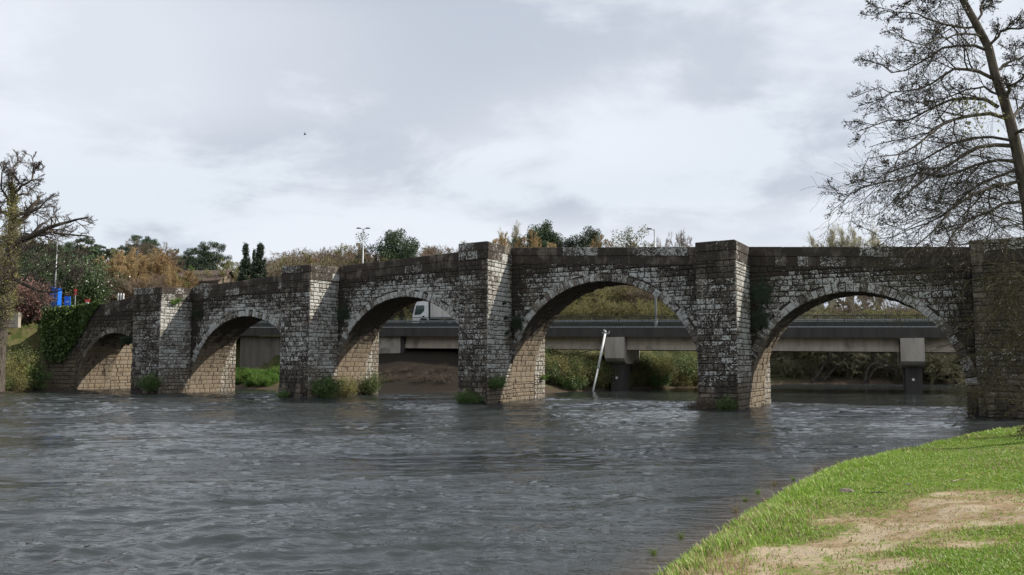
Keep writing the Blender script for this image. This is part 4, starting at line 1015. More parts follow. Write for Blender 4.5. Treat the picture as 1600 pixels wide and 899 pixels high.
def shrub(seed, R=1.0, H=1.2, n=14, leaf=L_EVER, size=0.06, leafn=2500, droop=0.0, twig=0.006, bark=BARK, up=0.5, dense=True):
    r = np.random.default_rng(seed); a = r.random(n) * 6.28; lean = r.random(n) * 1.1
    d = unit(np.stack([np.cos(a) * lean * R / H, np.sin(a) * lean * R / H, np.ones(n)], -1)); L = (0.6 + 0.5 * r.random(n)) * math.hypot(R * 0.6, H)
    p = [np.stack([np.cos(a) * R * .12, np.sin(a) * R * .12, 0 * a - 0.05], -1)]
    for j in range(4): p.append(p[-1] + d * (L / 4)[:, None]); d = unit(d + r.normal(size=d.shape) * 0.14 - np.array([0, 0, droop]))
    T = np.stack(p, 1); R0 = np.linspace(twig * 3, twig, 5)[None].repeat(n, 0)
    p1, r1 = kids(r, T, R0, 7, 0.15, 1, 0.8, 0.45, 0.6, 4, 0.16, up * 0.3 - droop * 0.5)
    t = TM(); t.tubes(T, R0, 4); t.tubes(p1, np.maximum(r1, twig * .7), 3)
    c = TM(); src = np.concatenate([p1]); pts = at_tips(r, src, max(1, leafn // len(src)), 0.10 * R, 0.1); pts[:, 2] = np.maximum(pts[:, 2], 0.02)
    c.leaves(*leafquads(r, pts, size), 0); return t.mesh('stems', [bark]), c.mesh('foliage', [leaf])
def place(pair, name, loc, label, cat, group=None, sc=1.0, rz=0.0, names=('trunk', 'crown')):
    o = thing(name, loc, label, cat, group, rz, sc)
    for nm, me in zip(names, pair): add(nm, me, o)
    return o
def gz(x, y): return float(gheight(np.array([x]), np.array([y]))[0])
def put(pair, name, px, Y, label, cat, group=None, H=None, ytop=None, baseH=1.0, sc=1.0, rz=None, names=('trunk', 'crown'), z=None, sxy=1.0):
    x = P(px, 500, Y)[0]; z0 = gz(x, Y) - 0.15 if z is None else z
    if ytop is not None: s = max((P(px, ytop, Y)[2] - z0) / baseH, 0.2)
    else: s = sc
    o = place(pair, name, (x, Y, z0), label, cat, group, (s * sxy, s * sxy, s), random.random() * 6.28 if rz is None else rz, names)
    return o

# ---- the big bare alder on the right bank (foreground)
def zz(lst): return [(1280 + x / 2.1406, y / 2.1406) for x, y in lst]
YA = 26.0
def tr3(px, Y0, Y1):
    n = len(px); return np.array([P(x, y, Y0 + (Y1 - Y0) * k / (n - 1)) for k, (x, y) in enumerate(px)])
alder = thing('alder_tree', (19.6, 26.0, gz(19.6, 26.0)), 'tall bare alder tree with dark cones leaning in over the right end of the bridge', 'tree', worldkids=True)
trunk_px = [(1650, 720), (1632, 560), (1618, 420), (1606, 320)] + zz([(665, 520), (645, 430), (620, 340), (590, 260), (565, 150), (530, 90), (480, 0)]) + [(1492, -60), (1478, -150), (1470, -240)]
T = resample(tr3(trunk_px, 26, 26), 24); TR = np.interp(np.linspace(0, 1, 24), [0, 0.3, 0.55, 0.8, 1], [0.30, 0.21, 0.145, 0.09, 0.025])
limbs = [([(640, 488), (540, 490), (470, 525), (400, 560), (340, 605), (290, 650), (255, 690)], 25, 0.085),
 ([(622, 395), (560, 375), (490, 385), (420, 410), (380, 440), (330, 490), (250, 525), (160, 530)], 24, 0.08),
 ([(600, 360), (540, 320), (480, 325), (400, 350), (300, 400), (200, 410), (130, 440)], 27, 0.075),
 ([(578, 262), (520, 235), (450, 235), (400, 265), (330, 300), (230, 310), (200, 290)], 25, 0.07),
 ([(562, 170), (500, 150), (440, 160), (370, 190), (300, 240), (230, 240), (165, 205)], 27.5, 0.06),
 ([(527, 90), (460, 85), (400, 75), (350, 60), (290, 40), (215, 35)], 25, 0.05),
 ([(668, 540), (600, 540), (530, 550), (480, 570), (420, 600), (340, 580), (240, 610), (150, 625), (85, 660)], 26.8, 0.07),
 ([(690, 600), (600, 620), (540, 635), (480, 665), (430, 710), (380, 770), (330, 820), (290, 850)], 24.5, 0.085),
 ([(700, 670), (600, 690), (530, 720), (470, 760), (440, 790), (420, 840), (380, 890)], 25.5, 0.075),
 ([(590, 235), (640, 200), (685, 190), (740, 150)], 27, 0.07), ([(622, 335), (640, 290), (685, 262), (760, 250)], 25, 0.07), ([(646, 395), (690, 345), (760, 300)], 27, 0.07),
 ([(566, 155), (610, 110), (685, 90), (750, 60)], 25, 0.06), ([(532, 65), (548, -10), (570, -80)], 27, 0.05), ([(482, 0), (430, -20), (360, -10), (290, -30)], 25, 0.045),
 ([(490, 20), (520, -40), (600, -90)], 26, 0.05), ([(470, -60), (400, -90), (320, -110)], 27, 0.04), ([(655, 450), (720, 420), (790, 430)], 24, 0.07),
 ([(610, 320), (560, 290), (520, 290), (440, 320), (370, 340), (300, 345)], 28.5, 0.05), ([(550, 130), (480, 110), (430, 120), (380, 140), (330, 150), (280, 130)], 23.8, 0.045),
 ([(640, 470), (590, 455), (520, 455), (450, 480), (380, 520), (300, 560), (200, 590), (110, 640)], 28, 0.06), ([(675, 560), (620, 575), (560, 600), (500, 640), (460, 690), (400, 740), (330, 760), (250, 790), (190, 800)], 27.5, 0.06)]
t = TM(); t.tubes(T[None], TR[None], 12); LP, LR = [], []
for px, Y1, r0 in limbs:
    r0 *= 0.82; pp = tr3(zz(px), 26, Y1); pp = resample(pp, 10); pp[1:-1] += rng.normal(size=(8, 3)) * 0.035; LP.append(pp); LR.append(np.linspace(r0, 0.012, 10))
LP = np.array(LP); LR = np.array(LR)
t.tubes(LP, LR, 6); me = t.mesh('trunk', [BARK]); add('trunk', me, alder)
r = np.random.default_rng(5)
a1, b1 = kids(r, LP, LR, 13, 0.12, 1.0, 0.75, 0.30, 0.55, 6, 0.16, 0.02)
a2, b2 = kids(r, a1, b1, 7, 0.15, 1.0, 0.75, 0.42, 0.6, 4, 0.2, -0.02)
a3, b3 = kids(r, a2, b2, 6, 0.15, 1.0, 0.85, 0.5, 0.6, 3, 0.25, 0.04)
c = TM(); c.tubes(a1, np.maximum(b1, 0.011), 4, 0); c.tubes(a2, np.maximum(b2, 0.0065), 3, 0); c.tubes(a3, np.maximum(b3, 0.005), 3, 0)
lp = np.vstack([at_tips(r, a3, 2, 0.03, 0.3), at_tips(r, a2, 2, 0.03, 0.3)]); c.leaves(*leafquads(r, lp, 0.022, asp=0.8, droop=0.6), 1)
gp_ = np.vstack([P(1280 + x / 2.14, y / 2.14, 25.5) for x, y in r.normal(size=(260, 2)) * (45, 22) + (520, 375)]); gp_ += r.normal(size=gp_.shape) * 0.25
c.leaves(*leafquads(r, gp_, 0.05), 2)
add('crown', c.mesh('crown', [BARKD, L_CONE, L_OLIVE]), alder)
# ---- tangle of willow / ivy twigs that hangs over the last pier
wil = thing('willow_tree', (21.5, 30.0, gz(21.5, 30)), 'dense drooping bare willow with fine olive twigs hanging over the last pier', 'tree', worldkids=True)
wp_ = []
src = [(1640, 640), (1650, 560), (1640, 480), (1660, 420), (1650, 360), (1670, 520), (1645, 330), (1655, 300)]
for k in range(44):
    x0, y0 = src[k % len(src)]; Y0 = 27 + 4 * random.random(); reach = (random.uniform(60, 300) if k % 3 else random.uniform(150, 370)) if y0 < 450 else random.uniform(40, 170)
    rise = random.uniform(10, 90); drop = random.uniform(10, 70); y0 += random.uniform(-30, 30)
    wp_.append(resample([P(x0 - reach * u_, y0 - rise * math.sin(u_ * 2.6) + drop * u_ * u_ * 1.2 - 20 * u_, Y0 + 0.5 * u_) for u_ in np.linspace(0, 1, 7)], 9))
wp_ = np.array([p for p in wp_]); wr = np.linspace(0.022, 0.007, 9)[None].repeat(len(wp_), 0)
wt = resample([np.array([21.5, 30, gz(21.5, 30) - .2]), P(1655, 560, 29.5), P(1662, 420, 29), P(1650, 300, 29)], 9)
add('trunk', TM().tubes(wt[None], np.linspace(.3, .12, 9)[None], 10).tubes(wp_, wr, 5).mesh('trunk', [BARKM]), wil)
w1, v1 = kids(r, wp_, wr, 14, 0.05, 1.0, 0.7, 0.32, 0.5, 5, 0.2, -0.05)
w2, v2 = kids(r, w1, v1, 8, 0.1, 1.0, 0.7, 0.5, 0.6, 4, 0.22, -0.10)
c = TM(); c.tubes(w1, np.maximum(v1, 0.007), 3); c.tubes(w2, np.maximum(v2, 0.0045), 3); c.leaves(*leafquads(r, at_tips(r, w2, 2, 0.03), 0.018), 1)
add('crown', c.mesh('crown', [BARKM, m_leaf('olive_buds', (0.07, 0.06, 0.025), (0.15, 0.13, 0.06), 0.2)]), wil)

# ---- big bare oak on the left bank
def z1(lst): return [(x / 4.732, 230 + y / 4.732) for x, y in lst]
YO = 76.0
BARKO = m_bark((0.05, 0.042, 0.035), (0.13, 0.11, 0.09), 'oak_bark')
oak = thing('oak_tree', (P(2, 590, YO)[0], YO, gz(P(2, 590, YO)[0], YO)), 'old bare oak with an ivy-clad trunk and crooked limbs at the left edge', 'tree', worldkids=True)
ot = resample(tr3([(-8, 612), (-3, 560), (4, 500), (10, 440), (16, 400), (20, 370), (20, 340), (21, 315), (20, 300), (17, 285)], YO, YO), 16)
otr = np.interp(np.linspace(0, 1, 16), [0, 0.2, 0.6, 0.8, 1], [0.80, 0.55, 0.55, 0.36, 0.16])
ol = [([(90, 740), (160, 680), (250, 640), (330, 600), (400, 585), (480, 565), (560, 540), (650, 520)], 73, 0.30), ([(110, 730), (190, 680), (290, 650), (370, 625), (450, 635), (540, 655), (640, 655)], 77, 0.24),
 ([(95, 600), (140, 560), (190, 500), (230, 450), (260, 400), (280, 368)], 79, 0.27), ([(100, 520), (180, 500), (240, 470), (320, 455), (310, 410), (385, 375)], 74, 0.15),
 ([(100, 385), (140, 360), (200, 345), (240, 310), (280, 265)], 78, 0.13), ([(105, 340), (150, 305), (210, 270), (245, 215), (235, 150), (230, 60)], 75, 0.14), ([(240, 205), (265, 150), (310, 125)], 75, 0.06),
 ([(100, 330), (85, 260), (85, 210), (105, 150), (125, 90), (130, 50)], 78, 0.15), ([(85, 210), (70, 170)], 77, 0.05), ([(60, 430), (20, 330), (10, 260), (15, 200), (20, 120)], 74, 0.12),
 ([(60, 500), (10, 460), (-60, 400), (-100, 330)], 77, 0.2), ([(120, 300), (140, 250), (190, 235)], 76, 0.06),
 ([(270, 660), (300, 700), (340, 750), (360, 790)], 74, 0.07), ([(140, 720), (190, 770), (260, 800)], 72, 0.08)]
ol2 = [([(8, 437), (18, 432), (30, 442), (45, 450), (60, 456), (80, 458), (100, 452)], 72.5, 0.22), ([(30, 442), (45, 432), (62, 424), (80, 412), (100, 405)], 73, 0.07), ([(98, 435), (112, 432), (126, 428), (140, 422)], 72.5, 0.06),
 ([(80, 420), (98, 414), (115, 406), (130, 400)], 73, 0.07), ([(8, 440), (0, 420), (-20, 400)], 74, 0.2)]
LP = np.array([resample(tr3(z1(p), YO, y1), 9) for p, y1, _ in ol] + [resample(tr3(p, YO, y1), 9) for p, y1, _ in ol2]); LR = np.array([np.linspace(q_, q_ * (0.55 if k == 2 else 0.22), 9) for k, (_, _, q_) in enumerate(ol + ol2)])
LP[:, 1:-1] += rng.normal(size=LP[:, 1:-1].shape) * 0.09
add('trunk', TM().tubes(ot[None], otr[None], 12).tubes(LP, LR, 7).mesh('trunk', [BARKO]), oak)
o1, q1 = kids(r, LP, LR, 13, 0.15, 1.0, 0.85, 0.26, 0.42, 5, 0.24, 0.10)
o2, q2 = kids(r, o1, q1, 7, 0.1, 1.0, 0.8, 0.45, 0.6, 4, 0.22, 0.06)
o3, q3 = kids(r, o2, q2, 5, 0.15, 1.0, 0.8, 0.5, 0.6, 3, 0.2, 0.05)
add('crown', TM().tubes(o1, np.maximum(q1, 0.03), 4).tubes(o2, np.maximum(q2, 0.018), 3).tubes(o3, np.maximum(q3, 0.012), 3).mesh('crown', [BARKO]), oak)
iv = []
for k in range(8000):
    tt_ = 0.34 + 0.66 * r.random(); x = tt_ * 15; i0 = min(int(x), 14); p = ot[i0] + (ot[i0 + 1] - ot[i0]) * (x - i0); a_ = r.random() * 6.28
    rr_ = otr[i0] * (1.0 + 0.35 * r.random()) + (0.25 * r.random() if 5 < i0 < 13 else 0.04); iv.append(p + np.array([math.cos(a_), math.sin(a_), 0]) * rr_ + r.normal(size=3) * 0.12)
add('ivy_leaves', TM().leaves(*leafquads(r, np.array(iv), 0.07), 0).mesh('ivy_leaves', [L_OLIVE]), oak, kind='stuff')
# budding willow just left of the frame edge, seen as a soft yellow green haze in front of the oak
put(bare_tree(77, 11, 0.6, L_OLIVE, 0.05, 5, up=0.1), 'willow_tree', -58, 71, 'yellow-green budding tree cut off by the left edge in front of the oak', 'tree', ytop=335, baseH=11, z=0.3)

# ---- ivy on the abutment
ivy = []
for k in range(21000):
    a_ = random.random() * (fl + 4.0); top_ = top(-58 + a_ * 6 / fl) - 0.1 + 0.25 * random.random()
    lim = 2.2 + 1.2 * fbm(np.array([a_ * 1.6]), np.array([3.3]), 3, 70)[0] + max(0, a_ - fl * .6) * 1.3 + (0.8 if a_ < .3 else 0)
    z_ = lim + (top_ - lim) * random.random() ** 0.8
    if z_ > top_ or (a_ > fl and random.random() < (a_ - fl) / 4.2 + max(0, (z_ - 7.6)) * -.1): continue
    if a_ < fl: ivy.append(fr_ab(a_, z_, 0.08 + 0.30 * abs(rng.normal()) * (0.6 + fbm(np.array([a_ * 1.5]), np.array([z_ * 1.5]), 2, 71)[0])))
    else: ivy.append(B(-52 + (a_ - fl), WF - 0.1 - 0.2 * random.random(), z_))
iva = thing('ivy', fr_ab(2, 3, 0.1), 'thick green ivy covering the left end wall of the old bridge', 'ivy', worldkids=True)
add('foliage', TM().leaves(*leafquads(r, np.array(ivy), 0.115), 0).mesh('foliage', [L_IVY]), iva)
st_ = []
for k in range(22): a_ = 0.2 + k * fl / 24; st_.append(resample([fr_ab(a_, 3.0, 0.06), fr_ab(a_ + 0.3 * math.sin(k), 5, 0.08), fr_ab(min(a_ + 0.4, fl), 7.2, 0.08)], 6))
add('stems', TM().tubes(np.array(st_), np.full((22, 6), 0.03), 4).mesh('stems', [BARKD]), iva)

# ---- plants on and around the old bridge
FN = ('stems', 'foliage')
def bplant(pair, s, n, z, sc, label, cat='plant', name='shrub', rz=0.0, group=None):
    q = B(s, n, z); return place(pair, name, tuple(q), label, cat, group, sc, rz, FN)
fern = shrub(3, 0.5, 0.5, 10, L_LIME, 0.03, 1500, 0.15)
hang = shrub(4, 0.55, 0.9, 20, L_DARK, 0.028, 4200, 0.45, up=-0.2)
bplant(fern, -34.5, 1.3, 8.2, 1.2, 'bright green fern growing high on the sunlit side of the leftmost pier', name='fern')
for k, (s, n, z, sc, lab) in enumerate([(-16.2, 3.35, 6.4, (1.2, .6, 1.7), 'dark hanging plant beside the second pier from the left'), (-33.9, 3.35, 7.0, (1.2, .5, 1.3), 'dark plant on the wall beside the leftmost pier, left of the second arch'), (0.4, 3.35, 5.2, (1.0, .5, 1.6), 'dark moss plant in the corner right of the tallest pier'), (18.1, 3.35, 6.6, (1.3, .5, 1.9), 'dark ivy mat in the corner right of the fourth pier, upper clump'), (18.0, 3.35, 5.0, (1.2, .5, 1.8), 'dark ivy mat in the corner right of the fourth pier, lower clump'), (-43.6, 3.3, 4.6, 1.3, 'dark tuft on the wall above the leftmost arch')]):
    bplant(hang, s, n, z, sc, lab, rz=-ANG, name='wall_plant')
L_MID = m_leaf('mid_green_leaves', (0.06, 0.09, 0.025), (0.16, 0.20, 0.06), 0.25)
bush4 = shrub(15, 1.0, 0.9, 26, L_LIME, 0.04, 8000, 0.12)
bush1 = shrub(11, 1.0, 1.3, 26, L_MID, 0.034, 6500, 0.12)
bush2 = shrub(12, 1.1, 1.2, 34, L_OLIVE, 0.03, 5200, 0.1)
bush3 = shrub(13, 1.0, 1.0, 22, L_IVY, 0.034, 7000, 0.1)
bram = shrub(14, 1.3, 0.9, 46, L_BROWN, 0.03, 800, 0.35, 0.008)
bplant(bush3, -1.7, -0.45, -0.1, 0.85, 'low dark green bush at the waterline of the tallest pier, on its shaded side'); bplant(bush3, -0.8, -0.5, -0.1, 0.7, 'small green bush at the foot of the tallest pier near its front corner', rz=2)
bplant(bush3, 0.35, 0.5, 1.0, 0.8, 'olive climber low on the side of the tallest pier', rz=1)
bplant(bush2, -16.2, 3.6, -0.1, 1.3, 'yellowish bush at the foot of the second pier, left clump'); bplant(bush1, -16.1, 7.2, 0.0, 1.35, 'green feathery bush at the foot of the second pier beside the third arch', rz=1)
bplant(bush3, -16.3, 1.2, 0.0, 1.5, 'dark bush on the shaded foot of the second pier', rz=.6); bplant(bush3, -19, -0.4, -0.1, 0.6, 'small dark tuft at the waterline of the second pier')
bplant(bram, 15.6, -0.45, -0.05, 0.95, 'bare brown bramble tangle at the foot of the fourth pier', name='bramble'); bplant(bram, 14.9, -0.3, -0.05, 0.8, 'thin dry twigs sticking out left of the fourth pier foot', name='bramble', rz=2)
bplant(bush3, 16.8, -0.4, -0.05, 0.75, 'small green bush at the right front foot of the fourth pier'); bplant(bush3, -35.4, -0.35, 0.3, 1.3, 'dark moss bush low on the leftmost pier front'); bplant(fern, 0.25, 8.3, 1.5, 0.8, 'little fern inside the fourth arch low on the jamb', name='fern')
bplant(bush1, -40.0, 8.6, 3.2, 1.4, 'green ivy clump hanging in the leftmost arch'); bplant(bush1, -40.2, 8.3, 2.3, 1.1, 'lower ivy clump hanging in the leftmost arch', rz=2)
for k, (s, z) in enumerate([(-0.0, 7.1), (0.0, 6.0), (0.0, 4.9)]): bplant(hang, 0.12, 2.1 + 0.2 * k, z, 0.35, ['tiny dark tuft on the sunlit side of the tallest pier, uppermost', 'tiny dark tuft on the sunlit side of the tallest pier, middle one', 'tiny dark tuft on the sunlit side of the tallest pier, lowest'][k], name='wall_plant')
# left bank growth
for k, (px, Y, sc, m_, lab) in enumerate([(30, 84, 2.3, bush1, 'bright green bush high on the left bank slope'), (42, 83.5, 2.0, bush3, 'dark green bush under the wing wall'), (52, 83, 1.9, bush3, 'dark bush against the ivy at the foot of the end wall'), (22, 82.5, 2.2, bush2, 'yellowish bush right of the oak trunk'), (12, 81, 2.0, bush2, 'low olive bush at the foot of the oak'), (28, 80.5, 1.5, bush2, 'waterside bush below the left bank slope'), (8, 79.5, 1.6, bush1, 'bright waterside bush at the far left'), (35, 86, 1.9, bush1, 'green bush near the top of the slope by the kerb wall')]):
    put(m_, 'shrub', px, Y, lab, 'bush', sc=sc, names=FN)
pinkb = shrub(31, 2.4, 3.2, 40, L_PINK, 0.085, 12000, 0.02, 0.02)
put(pinkb, 'camellia_bush', 45, 90, 'pink flowering camellia bush above the wing wall, right half', 'bush', sc=1.15, names=FN, z=7.2); put(pinkb, 'camellia_bush', 26, 91, 'pink flowering camellia bush behind the oak trunk, left half', 'bush', sc=1.25, names=FN, z=7.0)
ever = shrub(32, 3.2, 5.2, 46, L_EVER, 0.10, 26000, 0.02, 0.03)
for px, Y, sc, lab in ((110, 97, 1.15, 'big glossy evergreen bush behind the small blue sign'), (136, 100, 0.72, 'glossy evergreen bush with brown tinge behind the red-topped post'), (75, 99, 1.2, 'tall dark evergreen behind the lamp post and blue box'), (92, 104, 1.45, 'tall evergreen tree rising behind the blue box')):
    put(ever, 'evergreen_tree', px, Y, lab, 'tree', sc=sc, names=FN)

# ---- trees behind
pineA = stone_pine(41, 13, 5.0, 60, low=0.6, flat=0.55, leafn=230); pineB = stone_pine(42, 13, 4.5, 36, low=0.5, flat=0.6, leafn=340); pineC = stone_pine(43, 12, 6.0, 44, low=0.30, flat=0.8, round_=True, leafn=360, size=0.12)
pineD = stone_pine(44, 12, 5.5, 26, low=0.35, flat=0.7, leafn=150, size=0.11)
euc = stone_pine(45, 13, 4.0, 30, leaf=L_GREY, low=0.35, leafn=110, size=0.12, flat=1.0)
con = conifer(46); con2 = conifer(47, 11, 2.4)
BK2 = m_bark((0.13, 0.10, 0.075), (0.24, 0.19, 0.145), 'light_brown_bark'); BK3 = m_bark((0.27, 0.18, 0.09), (0.38, 0.27, 0.14), 'orange_twig_bark'); BK4 = m_bark((0.12, 0.11, 0.06), (0.22, 0.20, 0.11), 'olive_twig_bark')
brA = bare_tree(51, 10, 0.8, L_BROWN, 0.04, 3, twig=0.02, n=(13, 10, 8), bark=BK2); brB = bare_tree(52, 9, 0.9, L_BROWN, 0.045, 3, twig=0.018, multi=4, n=(10, 9, 8), bark=BK2); brC = bare_tree(53, 10, 0.8, L_OLIVE, 0.06, 4, twig=0.018, n=(12, 10, 8), bark=BK4)
ocA = bare_tree(54, 8, 0.7, L_OCHRE, 0.05, 6, up=0.6, multi=7, upright=True, n=(9, 8, 7), twig=0.018, bark=BK3); olA = bare_tree(55, 9, 0.9, L_OLIVE, 0.06, 7, up=0.15, multi=3, n=(10, 9, 7), twig=0.02, bark=BK4)
gyA = bare_tree(56, 8, 1.0, L_GREY, 0.055, 6, up=-0.05, multi=4, n=(10, 9, 7), twig=0.018, bark=BK4); poA = bare_tree(57, 16, 0.5, L_PALE, 0.05, 7, up=0.45, upright=True, n=(34, 8, 6), twig=0.018, bark=m_bark((0.30, 0.27, 0.2), (0.42, 0.39, 0.3), 'pale_bark'))
liA = bare_tree(58, 7, 0.9, L_LIME, 0.12, 5, up=0.2, multi=3, n=(8, 7, 6)); dkA = stone_pine(59, 10, 6, 46, leaf=L_DARK, low=0.15, flat=0.9, round_=True, leafn=330, size=0.12)
def topof(me):
    z = np.empty(len(me.vertices) * 3, np.float32); me.vertices.foreach_get('co', z); return float(np.percentile(z.reshape(-1, 3)[:, 2], 98.5))
BHS = {id(p_): topof(p_[1]) for p_ in (pineA, pineB, pineC, pineD, euc, con, con2, brA, brB, brC, ocA, olA, gyA, poA, liA, dkA)}
KN = {id(pineA): 'pine_tree', id(pineB): 'pine_tree', id(pineC): 'pine_tree', id(pineD): 'pine_tree', id(euc): 'eucalyptus_tree', id(con): 'cypress_tree', id(con2): 'cypress_tree', id(poA): 'poplar_tree', id(ocA): 'willow_tree', id(gyA): 'willow_tree'}
ADJ = {id(brA): 'bare light brown tree', id(brB): 'low spreading bare brown tree', id(brC): 'bare tree with olive buds', id(ocA): 'upright orange-brown willow', id(olA): 'olive green budding tree', id(gyA): 'grey-green drooping willow', id(bush1): 'mid green bush', id(bush4): 'bright green leafy bush', id(bush2): 'olive yellow bush', id(bush3): 'dark green bush', id(bram): 'dry brown bramble'}
def part_of(px):
    for a_, b_ in ((815, 1115), (1170, 1545), (590, 715), (366, 442)):
        if a_ <= px <= b_: u_ = (px - a_) / (b_ - a_); return ', ' + ('far left', 'left', 'middle', 'right', 'far right')[min(int(u_ * 5), 4)]
    return ', towards the left' if px < 500 else ', towards the right' if px > 560 else ''
def tree(pair, px, Y, ytop, label, group=None, sxy=1.0, rz=None):
    if group and id(pair) in ADJ and 'ochre' not in group: label = ADJ[id(pair)] + label[label.index('@') + 1:] + part_of(px)
    if KN.get(id(pair)) == 'pine_tree': sxy *= 0.8
    return put(pair, KN.get(id(pair), 'bare_tree' if pair in (brA, brB, brC) else 'leafy_tree'), px, Y, label, 'tree', group, ytop=ytop, baseH=BHS[id(pair)], sxy=sxy, rz=rz)
# skyline, left to right
tree(pineB, 52, 150, 382, 'dark pine behind the limbs of the oak'); tree(pineC, 28, 140, 392, 'dark broad pine low behind the oak trunk', sxy=1.2); tree(pineC, 88, 165, 386, 'dark pine crown behind the left lamp post', sxy=1.1)
tree(pineB, 130, 170, 373, 'tall dark pine on the left ridge right of the lamp post'); tree(pineC, 110, 180, 380, 'round dark pine on the left ridge', sxy=1.1); tree(pineB, 150, 190, 384, 'dark pine on the left ridge above the evergreen bush'); tree(pineA, 170, 200, 389, 'small flat pine crown left of the bare ridge trees'); tree(pineB, 188, 195, 386, 'small dark pine beside the brown ridge trees')
tree(pineA, 211, 190, 369, 'slender dark pine standing above the brown ridge trees'); tree(pineB, 231, 195, 376, 'thin dark pine right of the slender one on the ridge')
tree(brA, 222, 175, 379, 'tall bare grey tree on the left ridge'); tree(brA, 245, 172, 382, 'tall bare grey tree right of the slender pines', sxy=1.2); tree(brC, 200, 168, 390, 'bare brownish tree left of the slender pines', sxy=1.2); tree(brA, 262, 176, 394, 'bare tree where the left ridge falls away'); tree(brB, 278, 182, 400, 'low bare tree right of the ridge top', sxy=1.2)
tree(pineA, 302, 178, 390, 'flat-topped pine left of the big umbrella pine', sxy=0.7); tree(pineA, 333, 175, 381, 'big umbrella pine with a flat layered crown', sxy=0.95); tree(pineC, 290, 190, 404, 'low dark pines left of the umbrella pines', sxy=1.3); tree(dkA, 318, 170, 411, 'dark round tree below the umbrella pine', sxy=1.2)
tree(con, 381, 117, 386, 'left one of two dark pointed cypresses behind the bridge parapet', sxy=0.95, rz=1); tree(con2, 404, 118, 385, 'right and wider one of two dark pointed cypresses behind the parapet', sxy=1.05, rz=2); tree(con, 394, 120, 395, 'thin cypress top between the two dark cypresses', sxy=0.5)
tree(gyA, 366, 132, 408, 'grey-green tree left of the two cypresses'); tree(pineC, 425, 175, 409, 'dark low tree right of the cypresses', sxy=1.4)
# ochre willows behind the left part
ORD = ['leftmost', 'second from left', 'third from left', 'fourth from left', 'fifth from left', 'fifth from right', 'fourth from right', 'third from right', 'second from right', 'rightmost']
for k, (px, Y, yt) in enumerate([(165, 112, 402), (182, 116, 394), (200, 112, 391), (217, 118, 387), (234, 113, 392), (250, 119, 399), (258, 114, 409), (152, 120, 408), (210, 108, 408), (242, 108, 415)]):
    tree(ocA, px, Y, yt + 9, 'ochre willow behind the leftmost pier, ' + ORD[sorted([165, 182, 200, 217, 234, 250, 258, 152, 210, 242]).index(px)] + ' of the row', 'ochre willows behind the leftmost pier', sxy=1.15)
tree(brB, 190, 106, 432, '@ behind the parapet left of the first pier', 'brown brush behind the left parapet', sxy=1.3); tree(brB, 222, 105, 430, '@ behind the parapet left of the first pier', 'brown brush behind the left parapet', sxy=1.3); tree(brB, 165, 106, 428, '@ behind the parapet left of the first pier', 'brown brush behind the left parapet', sxy=1.3)
tree(liA, 283, 120, 424, 'fresh green tree beside the long granite house', sxy=1.1)
tree(olA, 364, 122, 414, 'olive brown tree between the house and the two cypresses', sxy=1.0); tree(brB, 352, 128, 428, 'bare brush in front of the house end', sxy=0.8)
# wooded skyline between the cypresses and the tallest pier
k_ = 0
for px in range(428, 725, 13):
    yt = np.interp(px, [428, 460, 500, 540, 580, 640, 690, 725], [414, 396, 388, 390, 399, 396, 383, 386]) + random.uniform(-3, 5)
    tree([brA, brB, brC, brA, brB, brA, brC, brA, ocA][k_ % 9], px + random.uniform(-4, 4), random.uniform(150, 178), yt, '@ in the wood behind the rising parapet', 'brown wood behind the middle of the bridge', sxy=1.25); k_ += 1
for px in range(432, 720, 17):
    yt = np.interp(px, [300, 440, 500, 560, 720], [414, 408, 400, 406, 400]) + random.uniform(0, 6)
    tree([brB, olA, brC][k_ % 3], px, random.uniform(125, 145), yt, '@ in the wood behind the rising parapet', 'brown wood behind the middle of the bridge', sxy=1.3); k_ += 1
tree(pineD, 600, 128, 367, 'open-crowned pine left of the tallest pier, thinner left half', sxy=1.0); tree(pineC, 628, 128, 365, 'round dense pine left of the tallest pier', sxy=0.85); tree(pineC, 516, 178, 404, 'small dark tree in the brown wood', sxy=0.8)
tree(poA, 803, 150, 352, 'pale leafless tree just right of the tallest pier', sxy=1.2); tree(poA, 785, 155, 366, 'thin pale tree behind the top of the tallest pier')
tree(ocA, 822, 140, 368, 'orange brown tree in front of the dark pines', sxy=1.1); tree(pineC, 838, 150, 353, 'dark dense pine right of the orange tree', sxy=0.95); tree(pineC, 866, 152, 368, 'lower shoulder of dark pines behind the parapet', sxy=0.9); tree(pineC, 909, 150, 364, 'separate round dark pine in the middle of the parapet', sxy=1.0)
tree(ocA, 958, 145, 380, 'yellowish bush top left of the eucalyptus', sxy=1.1); tree(euc, 993, 140, 356, 'feathery grey-green eucalyptus above the parapet', sxy=0.9)
for px, yt in ((1058, 364), (1078, 370), (1042, 374)): tree(brA, px, 175, yt, {1058: 'faint thin bare tree left of the fourth pier, tallest one', 1078: 'faint thin bare tree right beside the fourth pier', 1042: 'faint low bare tree right of the lamp on the road bridge'}[px], sxy=0.5)
for px, yt in ((1300, 358), (1333, 359), (1352, 360), (1372, 364), (1285, 372)): tree(poA, px, 150, yt, {1300: 'pale budding poplar above the last arch, leftmost tall one', 1333: 'pale budding poplar above the last arch, middle one', 1352: 'pale budding poplar right of the middle poplar', 1372: 'pale budding poplar among the alder twigs', 1285: 'low pale poplar left of the row of poplars'}[px], sxy=1.3)
